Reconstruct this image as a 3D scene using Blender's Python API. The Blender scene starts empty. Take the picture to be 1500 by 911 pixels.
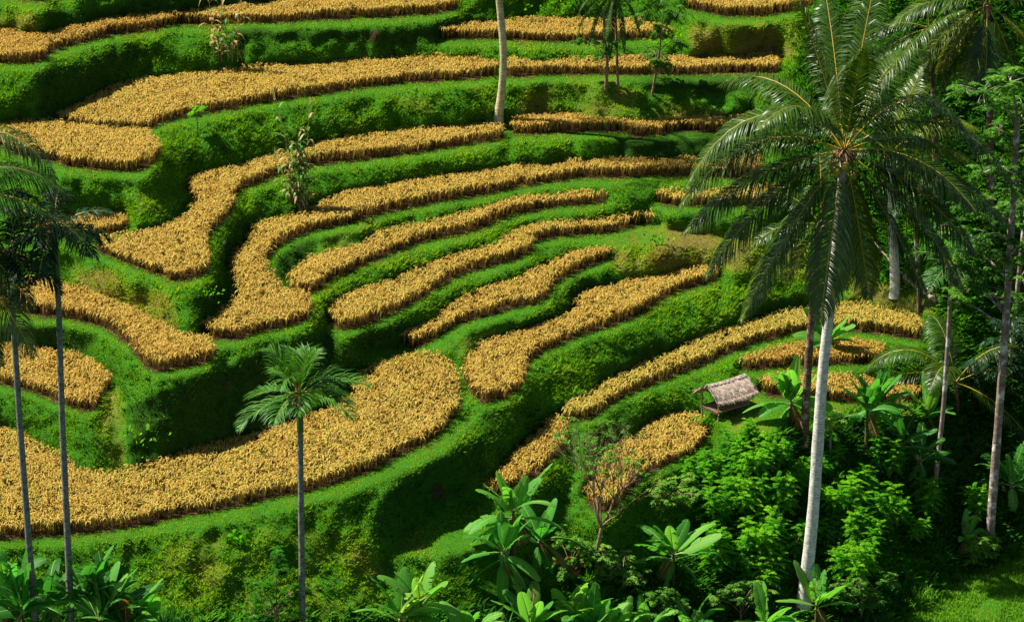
import bpy, math, random
import numpy as np
from mathutils import Vector, Matrix
R = math.radians
rng = np.random.default_rng(11)
random.seed(11)
scene = bpy.context.scene
col = scene.collection

# ------------------------------------------------------------ camera, sky, sun, exposure
CAM_Z = 56.0
PITCH = R(21.0)
FPX = 3858.0                      # focal length in pixels of the 1500 px wide photograph
cd = bpy.data.cameras.new('camera')
cd.sensor_width = 36.0
cd.lens = 36.0 * FPX / 1500.0
cd.clip_start = 1.0
cd.clip_end = 3000.0
cam = bpy.data.objects.new('camera', cd)
cam.location = (0, 0, CAM_Z)
cam.rotation_euler = (R(90) - PITCH, 0, 0)
col.objects.link(cam)
scene.camera = cam

SUN_AZ = R(-74.0)                 # from the left and a little behind the hillside (0 = straight ahead, negative = left)
SUN_EL = R(54.0)
world = bpy.data.worlds.new("World")
scene.world = world
world.use_nodes = True
wn = world.node_tree
wn.nodes.clear()
sky = wn.nodes.new('ShaderNodeTexSky')
sky.sky_type = 'NISHITA'
sky.sun_disc = False
sky.sun_elevation = SUN_EL
sky.sun_rotation = SUN_AZ
sky.air_density = 1.0
sky.dust_density = 0.6
bgn = wn.nodes.new('ShaderNodeBackground')
bgn.inputs['Strength'].default_value = 0.05
wo = wn.nodes.new('ShaderNodeOutputWorld')
wn.links.new(sky.outputs[0], bgn.inputs[0])
wn.links.new(bgn.outputs[0], wo.inputs[0])
sd = bpy.data.lights.new('sun', 'SUN')
sd.energy = 5.0
sd.angle = R(0.5)
sd.color = (1.0, 0.95, 0.84)
sun = bpy.data.objects.new('sun', sd)
to_sun = Vector((math.sin(SUN_AZ) * math.cos(SUN_EL), math.cos(SUN_AZ) * math.cos(SUN_EL), math.sin(SUN_EL)))
sun.rotation_euler = (-to_sun).to_track_quat('-Z', 'Y').to_euler()
sun.location = (-40, 120, 80)
col.objects.link(sun)
scene.view_settings.view_transform = 'Standard'
scene.view_settings.look = 'None'
scene.view_settings.exposure = 1.3
scene.view_settings.gamma = 1.0
scene.cycles.max_bounces = 4
scene.cycles.diffuse_bounces = 2
scene.cycles.glossy_bounces = 1
scene.cycles.transmission_bounces = 2
scene.cycles.transparent_max_bounces = 2

# ------------------------------------------------------------ small helpers
def tag(o, label=None, cat=None, group=None, kind=None):
    if label: o['label'] = label
    if cat: o['category'] = cat
    if group: o['group'] = group
    if kind: o['kind'] = kind
    return o

def empty(name, loc, label=None, cat=None, group=None):
    o = bpy.data.objects.new(name, None)
    o.location = loc
    o.empty_display_size = 0.3
    col.objects.link(o)
    return tag(o, label, cat, group)

class MB:
    """collects vertices, quads/tris, a tone value per vertex and a material slot per face"""
    def __init__(self):
        self.v = []; self.q = []; self.qm = []; self.t = []; self.n = 0
    def add(self, V, Q, tone=0.5, mat=0):
        V = np.asarray(V, dtype=np.float64).reshape(-1, 3)
        Q = np.asarray(Q, dtype=np.int64)
        self.v.append(V)
        self.q.append(Q + self.n)
        self.qm.append(np.full(len(Q), mat, dtype=np.int32))
        if np.isscalar(tone): tone = np.full(len(V), float(tone))
        self.t.append(np.asarray(tone, dtype=np.float64).ravel())
        self.n += len(V)
    def build(self, name, mats, parent=None, smooth=True, loc=None, inv=None):
        V = np.concatenate(self.v) if self.v else np.zeros((0, 3))
        if loc is not None: V = V - np.asarray(loc)
        T = np.concatenate(self.t)
        me = bpy.data.meshes.new(name)
        Ls = []; starts = []; tot = []; pos = 0
        for Q in self.q:
            k = Q.shape[1]
            Ls.append(Q.ravel())
            starts.append(pos + np.arange(len(Q)) * k)
            tot.append(np.full(len(Q), k))
            pos += Q.size
        L = np.concatenate(Ls); S = np.concatenate(starts); TT = np.concatenate(tot)
        me.vertices.add(len(V)); me.vertices.foreach_set('co', V.astype(np.float32).ravel())
        me.loops.add(len(L)); me.loops.foreach_set('vertex_index', L.astype(np.int32))
        me.polygons.add(len(S)); me.polygons.foreach_set('loop_start', S.astype(np.int32))
        me.polygons.foreach_set('loop_total', TT.astype(np.int32))
        me.polygons.foreach_set('material_index', np.concatenate(self.qm))
        if smooth: me.polygons.foreach_set('use_smooth', np.ones(len(S), dtype=bool))
        at = me.attributes.new('tone', 'FLOAT', 'POINT')
        at.data.foreach_set('value', T.astype(np.float32))
        me.update(calc_edges=True)
        me.validate()
        for m in (mats if isinstance(mats, (list, tuple)) else [mats]): me.materials.append(m)
        o = bpy.data.objects.new(name, me)
        col.objects.link(o)
        if parent is not None: o.parent = parent
        return o

def tube(mb, P, rad, k=8, tone=0.5, mat=0, cap=True):
    """a tapering tube along the points P"""
    P = np.asarray(P, float); n = len(P)
    rad = np.broadcast_to(np.asarray(rad, float), (n,))
    T = np.gradient(P, axis=0); T /= np.linalg.norm(T, axis=1)[:, None] + 1e-9
    ref = np.array([1.0, 0, 0]) if abs(T[0][0]) < 0.8 else np.array([0, 1.0, 0])
    A = np.cross(T, ref); A /= np.linalg.norm(A, axis=1)[:, None] + 1e-9
    B = np.cross(T, A)
    a = np.arange(k) * 2 * math.pi / k
    V = P[:, None, :] + rad[:, None, None] * (np.cos(a)[None, :, None] * A[:, None, :] + np.sin(a)[None, :, None] * B[:, None, :])
    V = V.reshape(-1, 3)
    i = np.arange(n - 1)[:, None] * k; j = np.arange(k)[None, :]; j2 = (j + 1) % k
    Q = np.stack([i + j, i + j2, i + k + j2, i + k + j], -1).reshape(-1, 4)
    mb.add(V, Q, tone, mat)
    if cap:
        V2 = np.vstack([V[-k:], P[-1:]])
        mb.add(V2, np.array([[q, (q + 1) % k, k] for q in range(k)]), tone, mat)

def strips(mb, P, W, tone, mat=0):
    """many ribbons at once: P (N,m,3) centre lines, W (N,m,3) half-width vectors, tone (N,) or (N,m)"""
    N, m, _ = P.shape
    V = np.stack([P - W, P + W], 2).reshape(-1, 3)
    tone = np.asarray(tone, float)
    if tone.ndim == 1: tone = np.repeat(tone[:, None], m, 1)
    T = np.repeat(tone[:, :, None], 2, 2).reshape(-1)
    b = (np.arange(N) * m * 2)[:, None, None]
    s = (np.arange(m - 1) * 2)[None, :, None]
    Q = (b + s + np.array([0, 1, 3, 2])[None, None, :]).reshape(-1, 4)
    mb.add(V, Q, T, mat)

def unit(v):
    return v / (np.linalg.norm(v, axis=-1, keepdims=True) + 1e-9)

# ------------------------------------------------------------ materials
def new_mat(name):
    m = bpy.data.materials.new(name); m.use_nodes = True
    nt = m.node_tree; nt.nodes.clear()
    out = nt.nodes.new('ShaderNodeOutputMaterial')
    return m, nt, out

def ramp(nt, fac, stops):
    r = nt.nodes.new('ShaderNodeValToRGB')
    e = r.color_ramp.elements
    while len(e) < len(stops): e.new(0.5)
    for k, (p, c) in enumerate(stops):
        e[k].position = p; e[k].color = (*c, 1)
    nt.links.new(fac, r.inputs[0])
    return r.outputs[0]

def tone_node(nt):
    a = nt.nodes.new('ShaderNodeAttribute'); a.attribute_name = 'tone'
    return a.outputs['Fac']

def mth(nt, op, a, b=0.0, c=None):
    n = nt.nodes.new('ShaderNodeMath'); n.operation = op
    for k, x in enumerate((a, b, c)):
        if x is None: continue
        if isinstance(x, (int, float)): n.inputs[k].default_value = x
        else: nt.links.new(x, n.inputs[k])
    return n.outputs[0]

def noise(nt, scale, detail=3.0, coord='Object', rough=0.55):
    tc = nt.nodes.new('ShaderNodeTexCoord')
    n = nt.nodes.new('ShaderNodeTexNoise')
    n.inputs['Scale'].default_value = scale
    n.inputs['Detail'].default_value = detail
    n.inputs['Roughness'].default_value = rough
    nt.links.new(tc.outputs[coord], n.inputs['Vector'])
    return n.outputs[0]

def leaf_mat(name, stops, trans=0.35, rough=0.5, spec=0.3, patch=0.0, tcol=None, gain=1.0):
    """leaf: tone ramp, thin-leaf translucency"""
    m, nt, out = new_mat(name)
    f = tone_node(nt)
    if patch:
        nz = noise(nt, 0.35, 3)
        f = mth(nt, 'ADD', f, mth(nt, 'MULTIPLY', mth(nt, 'SUBTRACT', nz, 0.5), patch))
    c = ramp(nt, f, stops)
    p = nt.nodes.new('ShaderNodeBsdfPrincipled')
    nt.links.new(c, p.inputs['Base Color'])
    p.inputs['Roughness'].default_value = rough
    p.inputs['Specular IOR Level'].default_value = spec
    if trans > 0:
        t = nt.nodes.new('ShaderNodeBsdfTranslucent')
        mm = nt.nodes.new('ShaderNodeMix'); mm.data_type = 'RGBA'; mm.blend_type = 'MULTIPLY'
        mm.inputs[0].default_value = 1.0
        nt.links.new(c, mm.inputs[6])
        mm.inputs[7].default_value = (*(tcol or (1.25, 1.3, 0.7)), 1)
        nt.links.new(mm.outputs[2], t.inputs[0])
        mx = nt.nodes.new('ShaderNodeMixShader'); mx.inputs[0].default_value = trans
        nt.links.new(p.outputs[0], mx.inputs[1]); nt.links.new(t.outputs[0], mx.inputs[2])
        nt.links.new(mx.outputs[0], out.inputs[0])
    else:
        nt.links.new(p.outputs[0], out.inputs[0])
    return m

def bark_mat(name, c1, c2, scale=6.0, ring=0.0, spots=None):
    m, nt, out = new_mat(name)
    nz = noise(nt, scale, 5, rough=0.7)
    f = nz
    if ring:
        tc = nt.nodes.new('ShaderNodeTexCoord')
        w = nt.nodes.new('ShaderNodeTexWave'); w.wave_type = 'BANDS'; w.bands_direction = 'Z'
        w.inputs['Scale'].default_value = ring; w.inputs['Distortion'].default_value = 7.0
        w.inputs['Detail'].default_value = 3; w.inputs['Detail Scale'].default_value = 1.6
        nt.links.new(tc.outputs['Object'], w.inputs['Vector'])
        f = mth(nt, 'ADD', mth(nt, 'MULTIPLY', nz, 0.91), mth(nt, 'MULTIPLY', w.outputs['Fac'], 0.09))
    stops = [(0.32, c1), (0.62, c2)]
    c = ramp(nt, f, stops)
    if spots:
        n2 = noise(nt, 1.7, 4, rough=0.7)
        k = ramp(nt, n2, [(0.52, (0, 0, 0)), (0.6, (1, 1, 1))])
        mm = nt.nodes.new('ShaderNodeMix'); mm.data_type = 'RGBA'
        nt.links.new(k, mm.inputs[0]); nt.links.new(c, mm.inputs[6]); mm.inputs[7].default_value = (*spots, 1)
        c = mm.outputs[2]
    p = nt.nodes.new('ShaderNodeBsdfPrincipled')
    nt.links.new(c, p.inputs['Base Color'])
    p.inputs['Roughness'].default_value = 0.85
    p.inputs['Specular IOR Level'].default_value = 0.15
    b = nt.nodes.new('ShaderNodeBump'); b.inputs['Strength'].default_value = 0.6; b.inputs['Distance'].default_value = 0.03
    nt.links.new(f, b.inputs['Height']); nt.links.new(b.outputs[0], p.inputs['Normal'])
    nt.links.new(p.outputs[0], out.inputs[0])
    return m

# ------------------------------------------------------------ the fields, traced, and the hillside solved from them
FIELDS = {
'a1': [(-330,40),(-100,48),(0,46),(56,56),(99,46),(148,38),(198,28),(230,23),(257,23),(258,36),(230,44),(198,48),(158,53),(132,61),(99,69),(74,77),(66,89),(43,95),(20,95),(0,94),(-100,95),(-330,92)],
'a2': [(263,23),(296,18),(330,14),(383,10),(450,4),(515,0),(560,-4),(620,-4),(660,-1),(680,4),(680,8),(663,16),(630,21),(580,25),(547,27),(515,28),(465,30),(416,33),(383,35),(350,35),(300,37),(263,36)],
'a0': [(-330,-50),(-100,-45),(70,-40),(85,-20),(68,2),(40,3),(20,-3),(-100,-8),(-330,-10)],
'b1': [(79,179),(109,161),(132,148),(165,132),(198,123),(230,119),(263,114),(296,109),(346,104),(416,98),(482,94),(547,90),(597,87),(646,85),(679,86),(705,92),(727,99),(727,111),(696,117),(646,120),(597,122),(547,127),(482,137),(416,147),(400,149),(362,155),(329,163),(296,168),(263,174),(237,181),(211,194),(171,191),(138,193),(99,188)],
'b2': [(-330,186),(-100,188),(0,184),(33,183),(79,184),(109,191),(148,194),(204,194),(217,198),(230,211),(235,219),(230,234),(217,247),(198,252),(165,251),(132,249),(99,244),(66,235),(26,227),(0,214),(-100,212),(-330,214)],
'c1': [(142,352),(171,349),(198,345),(227,342),(250,334),(273,322),(290,303),(280,286),(278,266),(283,263),(316,255),(350,247),(376,237),(399,232),(449,219),(482,211),(515,206),(564,198),(613,191),(646,188),(696,184),(729,186),(742,194),(742,198),(729,206),(696,211),(646,219),(597,227),(547,232),(498,239),(449,244),(406,257),(379,268),(352,278),(342,290),(339,309),(323,326),(306,345),(300,365),(306,382),(309,395),(296,406),(270,410),(250,411),(230,403),(198,392),(165,378),(142,369)],
'c2': [(60,326),(82,322),(115,314),(148,313),(178,316),(191,326),(184,339),(158,345),(132,349),(99,347),(60,345)],
'd1': [(-330,405),(-100,410),(0,415),(26,411),(66,411),(99,421),(132,429),(158,438),(184,454),(211,467),(237,477),(263,490),(290,495),(309,503),(316,513),(314,522),(306,530),(283,536),(257,540),(230,546),(211,536),(201,523),(191,510),(174,495),(155,482),(132,474),(99,467),(66,466),(33,459),(0,454),(-100,448),(-330,440)],
'e1': [(-330,490),(-100,500),(0,507),(33,513),(66,518),(99,523),(122,530),(145,543),(158,553),(168,563),(158,574),(148,579),(145,595),(132,604),(109,599),(82,589),(49,576),(20,567),(0,563),(-100,548),(-330,530)],
'f1': [(-330,585),(-100,600),(0,625),(33,641),(66,656),(86,668),(102,679),(115,689),(138,693),(171,694),(198,688),(230,681),(263,671),(296,661),(329,653),(362,643),(400,633),(449,615),(482,603),(515,582),(528,545),(547,539),(580,531),(613,524),(636,522),(656,531),(666,549),(673,575),(674,588),(671,601),(659,618),(646,634),(623,648),(600,661),(567,677),(534,694),(495,707),(449,720),(399,729),(350,741),(329,745),(263,757),(198,772),(132,780),(99,783),(49,788),(0,790),(-100,800),(-330,805)],
'g1': [(296,477),(323,461),(344,444),(349,434),(341,408),(337,388),(349,372),(365,355),(370,339),(393,329),(426,321),(472,299),(508,286),(547,276),(580,273),(613,266),(646,262),(679,257),(749,247),(799,242),(848,239),(898,237),(963,237),(1013,235),(1049,232),(1110,230),(1112,262),(1042,260),(963,258),(898,262),(848,262),(799,268),(749,277),(712,285),(679,290),(630,298),(580,309),(547,317),(515,327),(482,334),(449,342),(426,352),(406,362),(386,385),(396,405),(413,428),(436,432),(449,436),(455,444),(452,467),(429,477),(393,484),(350,497),(313,497),(296,487)],
'h1': [(416,421),(429,405),(442,392),(459,380),(495,372),(534,362),(554,345),(580,339),(620,331),(663,322),(712,309),(733,301),(766,293),(809,288),(848,283),(884,283),(891,288),(884,298),(848,301),(815,304),(782,309),(749,316),(720,326),(696,339),(646,350),(613,357),(580,369),(547,382),(515,398),(482,411),(459,428),(450,434),(428,430)],
'i1': [(482,461),(488,448),(515,436),(547,424),(574,415),(597,405),(613,395),(640,388),(679,372),(700,369),(736,359),(746,347),(766,341),(792,332),(832,327),(874,322),(914,317),(947,316),(968,321),(968,329),(930,332),(898,341),(848,345),(809,349),(782,355),(779,369),(763,378),(733,387),(700,395),(679,401),(646,418),(613,441),(580,457),(547,474),(515,482),(495,484),(482,471)],
'j1': [(592,507),(590,494),(600,484),(623,477),(646,466),(656,454),(679,439),(700,428),(726,418),(766,408),(786,398),(809,390),(832,378),(858,370),(881,367),(911,370),(911,377),(884,383),(858,392),(832,405),(809,418),(805,434),(782,446),(749,452),(720,462),(696,467),(663,479),(640,494),(623,505),(607,510)],
'k1': [(699,512),(716,500),(759,489),(799,477),(842,461),(848,441),(865,431),(898,424),(930,413),(970,405),(996,398),(1023,392),(1049,392),(1052,401),(1049,411),(1029,418),(996,426),(970,438),(950,451),(930,464),(898,477),(865,487),(832,499),(799,513),(776,530),(767,550),(769,563),(756,576),(733,586),(707,591),(694,582),(685,568),(681,550),(682,536),(690,522)],
'l1': [(825,612),(827,595),(848,586),(878,571),(884,558),(914,548),(947,535),(980,526),(1009,511),(1033,493),(1082,479),(1132,463),(1181,454),(1205,452),(1247,448),(1300,455),(1340,470),(1352,485),(1345,500),(1320,494),(1290,490),(1247,485),(1181,485),(1144,493),(1103,504),(1062,520),(1025,537),(990,549),(947,567),(911,582),(884,599),(871,609),(848,617),(828,620)],
'm1': [(1078,541),(1082,530),(1115,518),(1165,506),(1206,499),(1247,499),(1288,506),(1300,518),(1288,530),(1247,534),(1197,537),(1156,537),(1095,543)],
'n1': [(1109,567),(1123,555),(1165,549),(1214,549),(1267,555),(1329,563),(1350,572),(1346,588),(1288,592),(1230,588),(1165,584),(1123,580)],
'o1': [(1039,632),(1036,618),(1016,610),(990,609),(970,614),(950,625),(930,642),(904,648),(884,671),(871,704),(855,730),(871,750),(898,747),(914,727),(930,711),(950,694),(980,679),(1009,668),(1026,655)],
'p1': [(828,619),(812,615),(795,628),(779,648),(756,668),(740,688),(720,704),(707,717),(710,730),(726,727),(766,711),(792,694),(809,674),(827,655)],
'q1': [(740,94),(782,91),(832,90),(881,89),(930,87),(986,89),(1029,86),(1100,85),(1140,86),(1140,108),(1100,109),(1029,109),(980,110),(930,110),(881,109),(832,110),(782,112),(740,114)],
'r1': [(640,51),(656,46),(696,36),(766,31),(832,33),(881,35),(937,36),(983,46),(983,58),(930,59),(865,61),(799,62),(733,59),(700,58),(640,58)],
's1': [(1006,3),(1060,-3),(1115,-5),(1200,-6),(1200,8),(1165,16),(1115,25),(1062,25),(1008,14)],
't1': [(748,181),(782,176),(848,176),(898,179),(947,179),(996,176),(1052,170),(1100,172),(1100,195),(1052,195),(996,193),(963,199),(930,201),(911,194),(848,194),(782,197),(751,197)],
'u1': [(960,289),(963,285),(996,281),(1029,283),(1062,280),(1100,278),(1140,278),(1140,302),(1100,303),(1029,303),(996,303),(963,299)],
}
FLATS = [   # grass that lies level: (polygon)
 [(1040,608),(1075,592),(1105,580),(1150,592),(1160,612),(1120,640),(1085,640),(1050,622)],
 [(560,812),(600,780),(690,742),(765,748),(745,792),(640,818)],
 [(1315,908),(1400,856),(1500,812),(1700,795),(1750,1000),(1280,1000)],
 [(528,522),(560,515),(610,514),(645,502),(668,490),(672,505),(640,520),(600,530),(545,535)],
 [(60,790),(200,778),(330,750),(500,712),(600,668),(660,630),(690,600),(700,615),(660,660),(600,690),(500,730),(330,768),(200,790),(60,805)],
 [(820,345),(900,350),(960,330),(1000,335),(1040,345),(1100,350),(1100,362),(960,360),(880,365)],
]
BANKS = [   # (slope in degrees, polygon): how steep the bank stands
 (88,[(55,48),(60,20),(130,10),(310,-8),(400,-6),(400,2),(255,22),(150,38),(75,52)]),
 (88,[(60,105),(120,92),(190,66),(230,72),(190,108),(150,140),(90,178),(50,170),(60,140)]),
 (85,[(340,42),(450,46),(600,42),(700,27),(725,32),(720,40),(640,55),(600,70),(500,58),(350,56)]),
 (88,[(212,344),(250,312),(285,285),(290,303),(273,322),(250,334)]),
 (88,[(352,322),(368,318),(372,340),(352,372),(337,390),(325,395),(322,370),(328,350)]),
 (88,[(290,430),(310,420),(340,415),(345,440),(320,462),(293,476)]),
 (88,[(398,400),(416,370),(450,352),(500,343),(555,338),(560,345),(530,362),(490,374),(455,384),(435,400),(415,424)]),
 (88,[(470,440),(500,430),(560,405),(600,395),(605,404),(560,420),(515,436),(485,462),(474,462)]),
 (82,[(510,498),(550,482),(590,478),(592,508),(530,516)]),
 (88,[(165,600),(200,590),(260,565),(330,538),(400,508),(470,485),(510,510),(530,545),(515,582),(480,603),(400,632),(300,660),(200,690),(165,690),(155,640)]),
 (86,[(830,420),(850,408),(900,402),(915,408),(890,424),(850,440),(842,460),(835,450)]),
 (84,[(655,500),(690,484),(760,474),(835,450),(842,460),(800,477),(700,512),(684,530)]),
 (88,[(885,558),(915,520),(960,498),(1000,502),(1010,510),(950,533)]),
 (88,[(1070,475),(1090,452),(1130,438),(1195,432),(1195,452),(1130,463),(1082,478)]),
 (86,[(735,694),(750,650),(780,620),(812,590),(826,595),(812,615),(790,630),(760,665)]),
 (86,[(560,725),(600,700),(650,668),(705,640),(718,690),(660,735),(610,775),(590,792),(540,790)]),
 (42,[(745,118),(1060,130),(1070,178),(745,182)]),
 (84,[(905,116),(1070,112),(1070,140),(1000,134),(950,130),(905,124)]),
 (85,[(0,478),(100,480),(135,490),(130,520),(66,516),(0,506)]),
 (58.5,[(100,370),(140,385),(250,440),(255,470),(184,452),(99,420)]),
 (68,[(1040,32),(1170,28),(1200,90),(1100,84),(1030,84)]),
 (86,[(900,202),(1060,203),(1060,230),(980,234),(905,234)]),
 (66,[(0,580),(100,602),(112,640),(100,674),(66,655),(0,622)]),
 (86,[(932,340),(980,338),(982,352),(935,354)]),
 (86,[(1000,316),(1052,312),(1052,330),(1002,332)]),
 (28,[(960,440),(1040,420),(1180,410),(1200,428),(1090,448),(1000,492),(950,500)]),
 (50,[(740,605),(800,540),(900,500),(960,480),(950,500),(900,550),(820,600),(760,650),(720,690)]),
 (42,[(0,800),(300,770),(540,730),(560,810),(400,860),(0,870)]),
 (30,[(0,860),(700,820),(1340,860),(1300,1160),(-400,1160),(-400,870)]),
 (86,[(1360,600),(1500,575),(1900,575),(1900,730),(1400,735)]),  # ravine wall added to throw this right side into shadow
 (44,[(1060,640),(1340,600),(1500,560),(1900,560),(1900,800),(1340,840),(1000,860),(900,780)]),
 (26,[(1240,770),(1500,740),(1900,740),(1900,850),(1420,850),(1330,900),(1220,860)]),
 (34,[(125,262),(262,262),(272,292),(215,335),(192,322),(150,302)]),
 (45,[(1130,0),(1900,-300),(1900,560),(1380,560),(1360,440),(1240,420),(1130,330)]),
]
# grid of pixel positions (real world points come from it through the solved heights)
ST = 4.0
U = np.arange(-400, 1900 + 1, ST); Vv = np.arange(-260, 1150 + 1, ST)
NU, NV = len(U), len(Vv)
def ray_t(v):
    b = -(v - 455.5) / FPX
    return (-math.sin(PITCH) + b * math.cos(PITCH)) / (math.cos(PITCH) + b * math.sin(PITCH))
def ray_dz(v):
    return -math.sin(PITCH) - (v - 455.5) / FPX * math.cos(PITCH)

def inpoly(poly, X, Y):
    r = np.zeros(X.shape, bool)
    p = np.asarray(poly, float)
    m = (X >= p[:, 0].min()) & (X <= p[:, 0].max()) & (Y >= p[:, 1].min()) & (Y <= p[:, 1].max())
    x, y = X[m], Y[m]
    c = np.zeros(x.shape, bool)
    j = len(p) - 1
    for i in range(len(p)):
        xi, yi = p[i]; xj, yj = p[j]
        if yi != yj:
            c ^= ((yi > y) != (yj > y)) & (x < (xj - xi) * (y - yi) / (yj - yi) + xi)
        j = i
    r[m] = c
    return r

RICE_H = 0.56
def hpx(v):                       # image height of a rice plant at row v (the fields recede upwards)
    return RICE_H * 0.94 * FPX / np.interp(v, [0, 570, 900], [146.0, 116.0, 108.0])
def footprint(poly, X, Y):        # ground under the rice: its visible outline less the part where plants hide what is behind
    return inpoly(poly, X, Y) & inpoly(poly, X, Y - 0.5 * hpx(Y))

GX, GY = np.meshgrid(U, Vv)       # rows = v
foot = np.zeros((NV, NU), np.int32)
for k, (n_, p_) in enumerate(FIELDS.items()):
    foot[footprint(p_, GX, GY) & (foot == 0)] = k + 1
flat = foot > 0
bund = np.zeros_like(flat)
for dv in (4, 8, 12):             # the level rim of turf in front of every strip
    bund[dv // 4:] |= flat[:-(dv // 4)]
for du in (4, 8):
    k = du // 4
    bund[:, k:] |= flat[:, :-k]; bund[:, :-k] |= flat[:, k:]
lawn = np.zeros_like(flat)
for p_ in FLATS: lawn |= inpoly(p_, GX, GY)
slope = np.full((NV, NU), 58.0)
slope[:, U < -60] = 50; slope[Vv < -40, :] = 40
steep = np.zeros_like(flat)
for th, p_ in BANKS:
    m_ = inpoly(p_, GX, GY); slope[m_] = th
    if th >= 80: steep |= m_
allflat = flat | bund | lawn
# a bank rounds over at its turf lip and stands steeper towards its foot
dt = np.full((NV, NU), 999); db = np.full((NV, NU), 999)
for i in range(1, NV): dt[i] = np.where(allflat[i - 1], 1, dt[i - 1] + 1)
for i in range(NV - 2, -1, -1): db[i] = np.where(allflat[i + 1], 1, db[i + 1] + 1)
pf = dt / (dt + db)
slope = np.where((slope == 58) & (dt + db < 34), 28 + 60 * np.clip((pf - 0.3) * 2.2, 0, 1), slope)

def solve():
    s = 1.0 / ray_t(Vv)           # y = z * s
    z = np.full((NV, NU), 0.0)
    ipin, jpin = int((600 + 260) / ST), int((1090 + 400) / ST)
    zp = -0.419 * 106.9
    # first guess: plain of mean slope through the pin
    T0 = math.tan(R(30)); yp = zp * s[ipin]
    z[:] = ((zp - T0 * yp) / (1 - T0 * s))[:, None]
    Tn = np.tan(np.radians(np.clip(slope, 1, 86)))
    Tn[allflat] = 0.0
    wv = np.where(allflat, 6.0, 1.0); wh = np.where(allflat, 6.0, 0.05)
    wv = np.maximum(wv[1:], wv[:-1]) * 0 + np.minimum(wv[1:], wv[:-1])
    wh = np.minimum(wh[:, 1:], wh[:, :-1])
    sm = 0.5 * (s[1:] + s[:-1]); ds = (s[:-1] - s[1:])       # moving up one row (index -1)
    Tm = 0.5 * (Tn[1:] + Tn[:-1])
    for it in range(4):
        zm = 0.5 * (z[1:] + z[:-1])
        g = Tm * zm * ds[:, None] / (1 - Tm * sm[:, None])    # z[i-1]-z[i]
        def A(x):
            d = (x[:-1] - x[1:]) * wv
            o = np.zeros_like(x); o[:-1] += d; o[1:] -= d
            h = (x[:, :-1] - x[:, 1:]) * wh
            o[:, :-1] += h; o[:, 1:] -= h
            o[ipin, jpin] += 50 * x[ipin, jpin]
            return o
        rhs = np.zeros_like(z)
        rhs[:-1] += g * wv; rhs[1:] -= g * wv
        rhs[ipin, jpin] += 50 * zp
        D = np.zeros_like(z)
        D[:-1] += wv; D[1:] += wv; D[:, :-1] += wh; D[:, 1:] += wh; D[ipin, jpin] += 50
        x = z.copy(); r = rhs - A(x); q = r / D; p = q.copy(); rq = (r * q).sum()
        for k in range(420):
            Ap = A(p); al = rq / (p * Ap).sum()
            x += al * p; r -= al * Ap
            q = r / D; rn = (r * q).sum(); p = q + rn / rq * p; rq = rn
        z = x
    return z
Zr = solve()
def blur(a, n=1):
    for _ in range(n):
        b = a.copy()
        b[1:-1] = 0.25 * a[:-2] + 0.5 * a[1:-1] + 0.25 * a[2:]
        a = b.copy()
        b[:, 1:-1] = 0.25 * a[:, :-2] + 0.5 * a[:, 1:-1] + 0.25 * a[:, 2:]
        a = b
    return a
# a bank never leans out over the terrace below it by more than a little
s_ = 1.0 / ray_t(Vv)
for _ in range(2):
    for i in range(NV - 2, -1, -1):
        lim = Zr[i + 1] * s_[i + 1] / s_[i]                  # height that would be straight above
        Zr[i] = np.minimum(Zr[i], lim + 0.01)
Zr = blur(Zr, 1)
# ------------------------------------------------------------ world points of the grid, lumps on the banks
def soft_noise(radius, seed):
    r = np.random.default_rng(seed).standard_normal((NV, NU))
    k = max(1, int(radius))
    for ax in (0, 1):
        for _ in range(2):
            c = np.cumsum(np.pad(r, [(k + 1, k) if a == ax else (0, 0) for a in (0, 1)], mode='edge'), axis=ax)
            r = (np.take(c, np.arange(2 * k + 1, c.shape[ax]), ax) - np.take(c, np.arange(0, c.shape[ax] - 2 * k - 1), ax)) / (2 * k + 1)
    return r / r.std()
rough = blur(np.where(flat, 0.0, np.where(bund | lawn, 0.25, 1.0)), 3)
lump = (0.05 * soft_noise(7, 1) + 0.032 * soft_noise(3, 2) + 0.025 * soft_noise(1, 3)) * rough
Zl = Zr + lump
Y0 = Zl * (1.0 / ray_t(Vv))[:, None]
X0 = (Zl / ray_dz(Vv)[:, None]) * ((U - 750.0) / FPX)[None, :]
PT = np.stack([X0, Y0, Zl + CAM_Z], -1)                     # (NV, NU, 3) points of the hillside
dU = np.zeros_like(PT); dV = np.zeros_like(PT)
dU[:, 1:-1] = PT[:, 2:] - PT[:, :-2]; dV[1:-1] = PT[:-2] - PT[2:]
NRM = unit(np.cross(dU, dV)); NRM[0] = NRM[1]; NRM[-1] = NRM[-2]; NRM[:, 0] = NRM[:, 1]; NRM[:, -1] = NRM[:, -2]

def sample(G, u, v):
    fu = np.clip((np.asarray(u, float) + 400) / ST, 0, NU - 1.001); fv = np.clip((np.asarray(v, float) + 260) / ST, 0, NV - 1.001)
    i = fv.astype(int); j = fu.astype(int); a = fv - i; b = fu - j
    if G.ndim == 3: a = a[..., None]; b = b[..., None]
    return (G[i, j] * (1 - a) + G[i + 1, j] * a) * (1 - b) + (G[i, j + 1] * (1 - a) + G[i + 1, j + 1] * a) * b
def at(u, v):                     # the point of the hillside seen at that place of the photograph
    return sample(PT, u, v)
def mpp(p):                       # metres per photograph pixel at a point
    return float(np.linalg.norm(np.asarray(p) - np.array([0, 0, CAM_Z]))) / FPX

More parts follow.
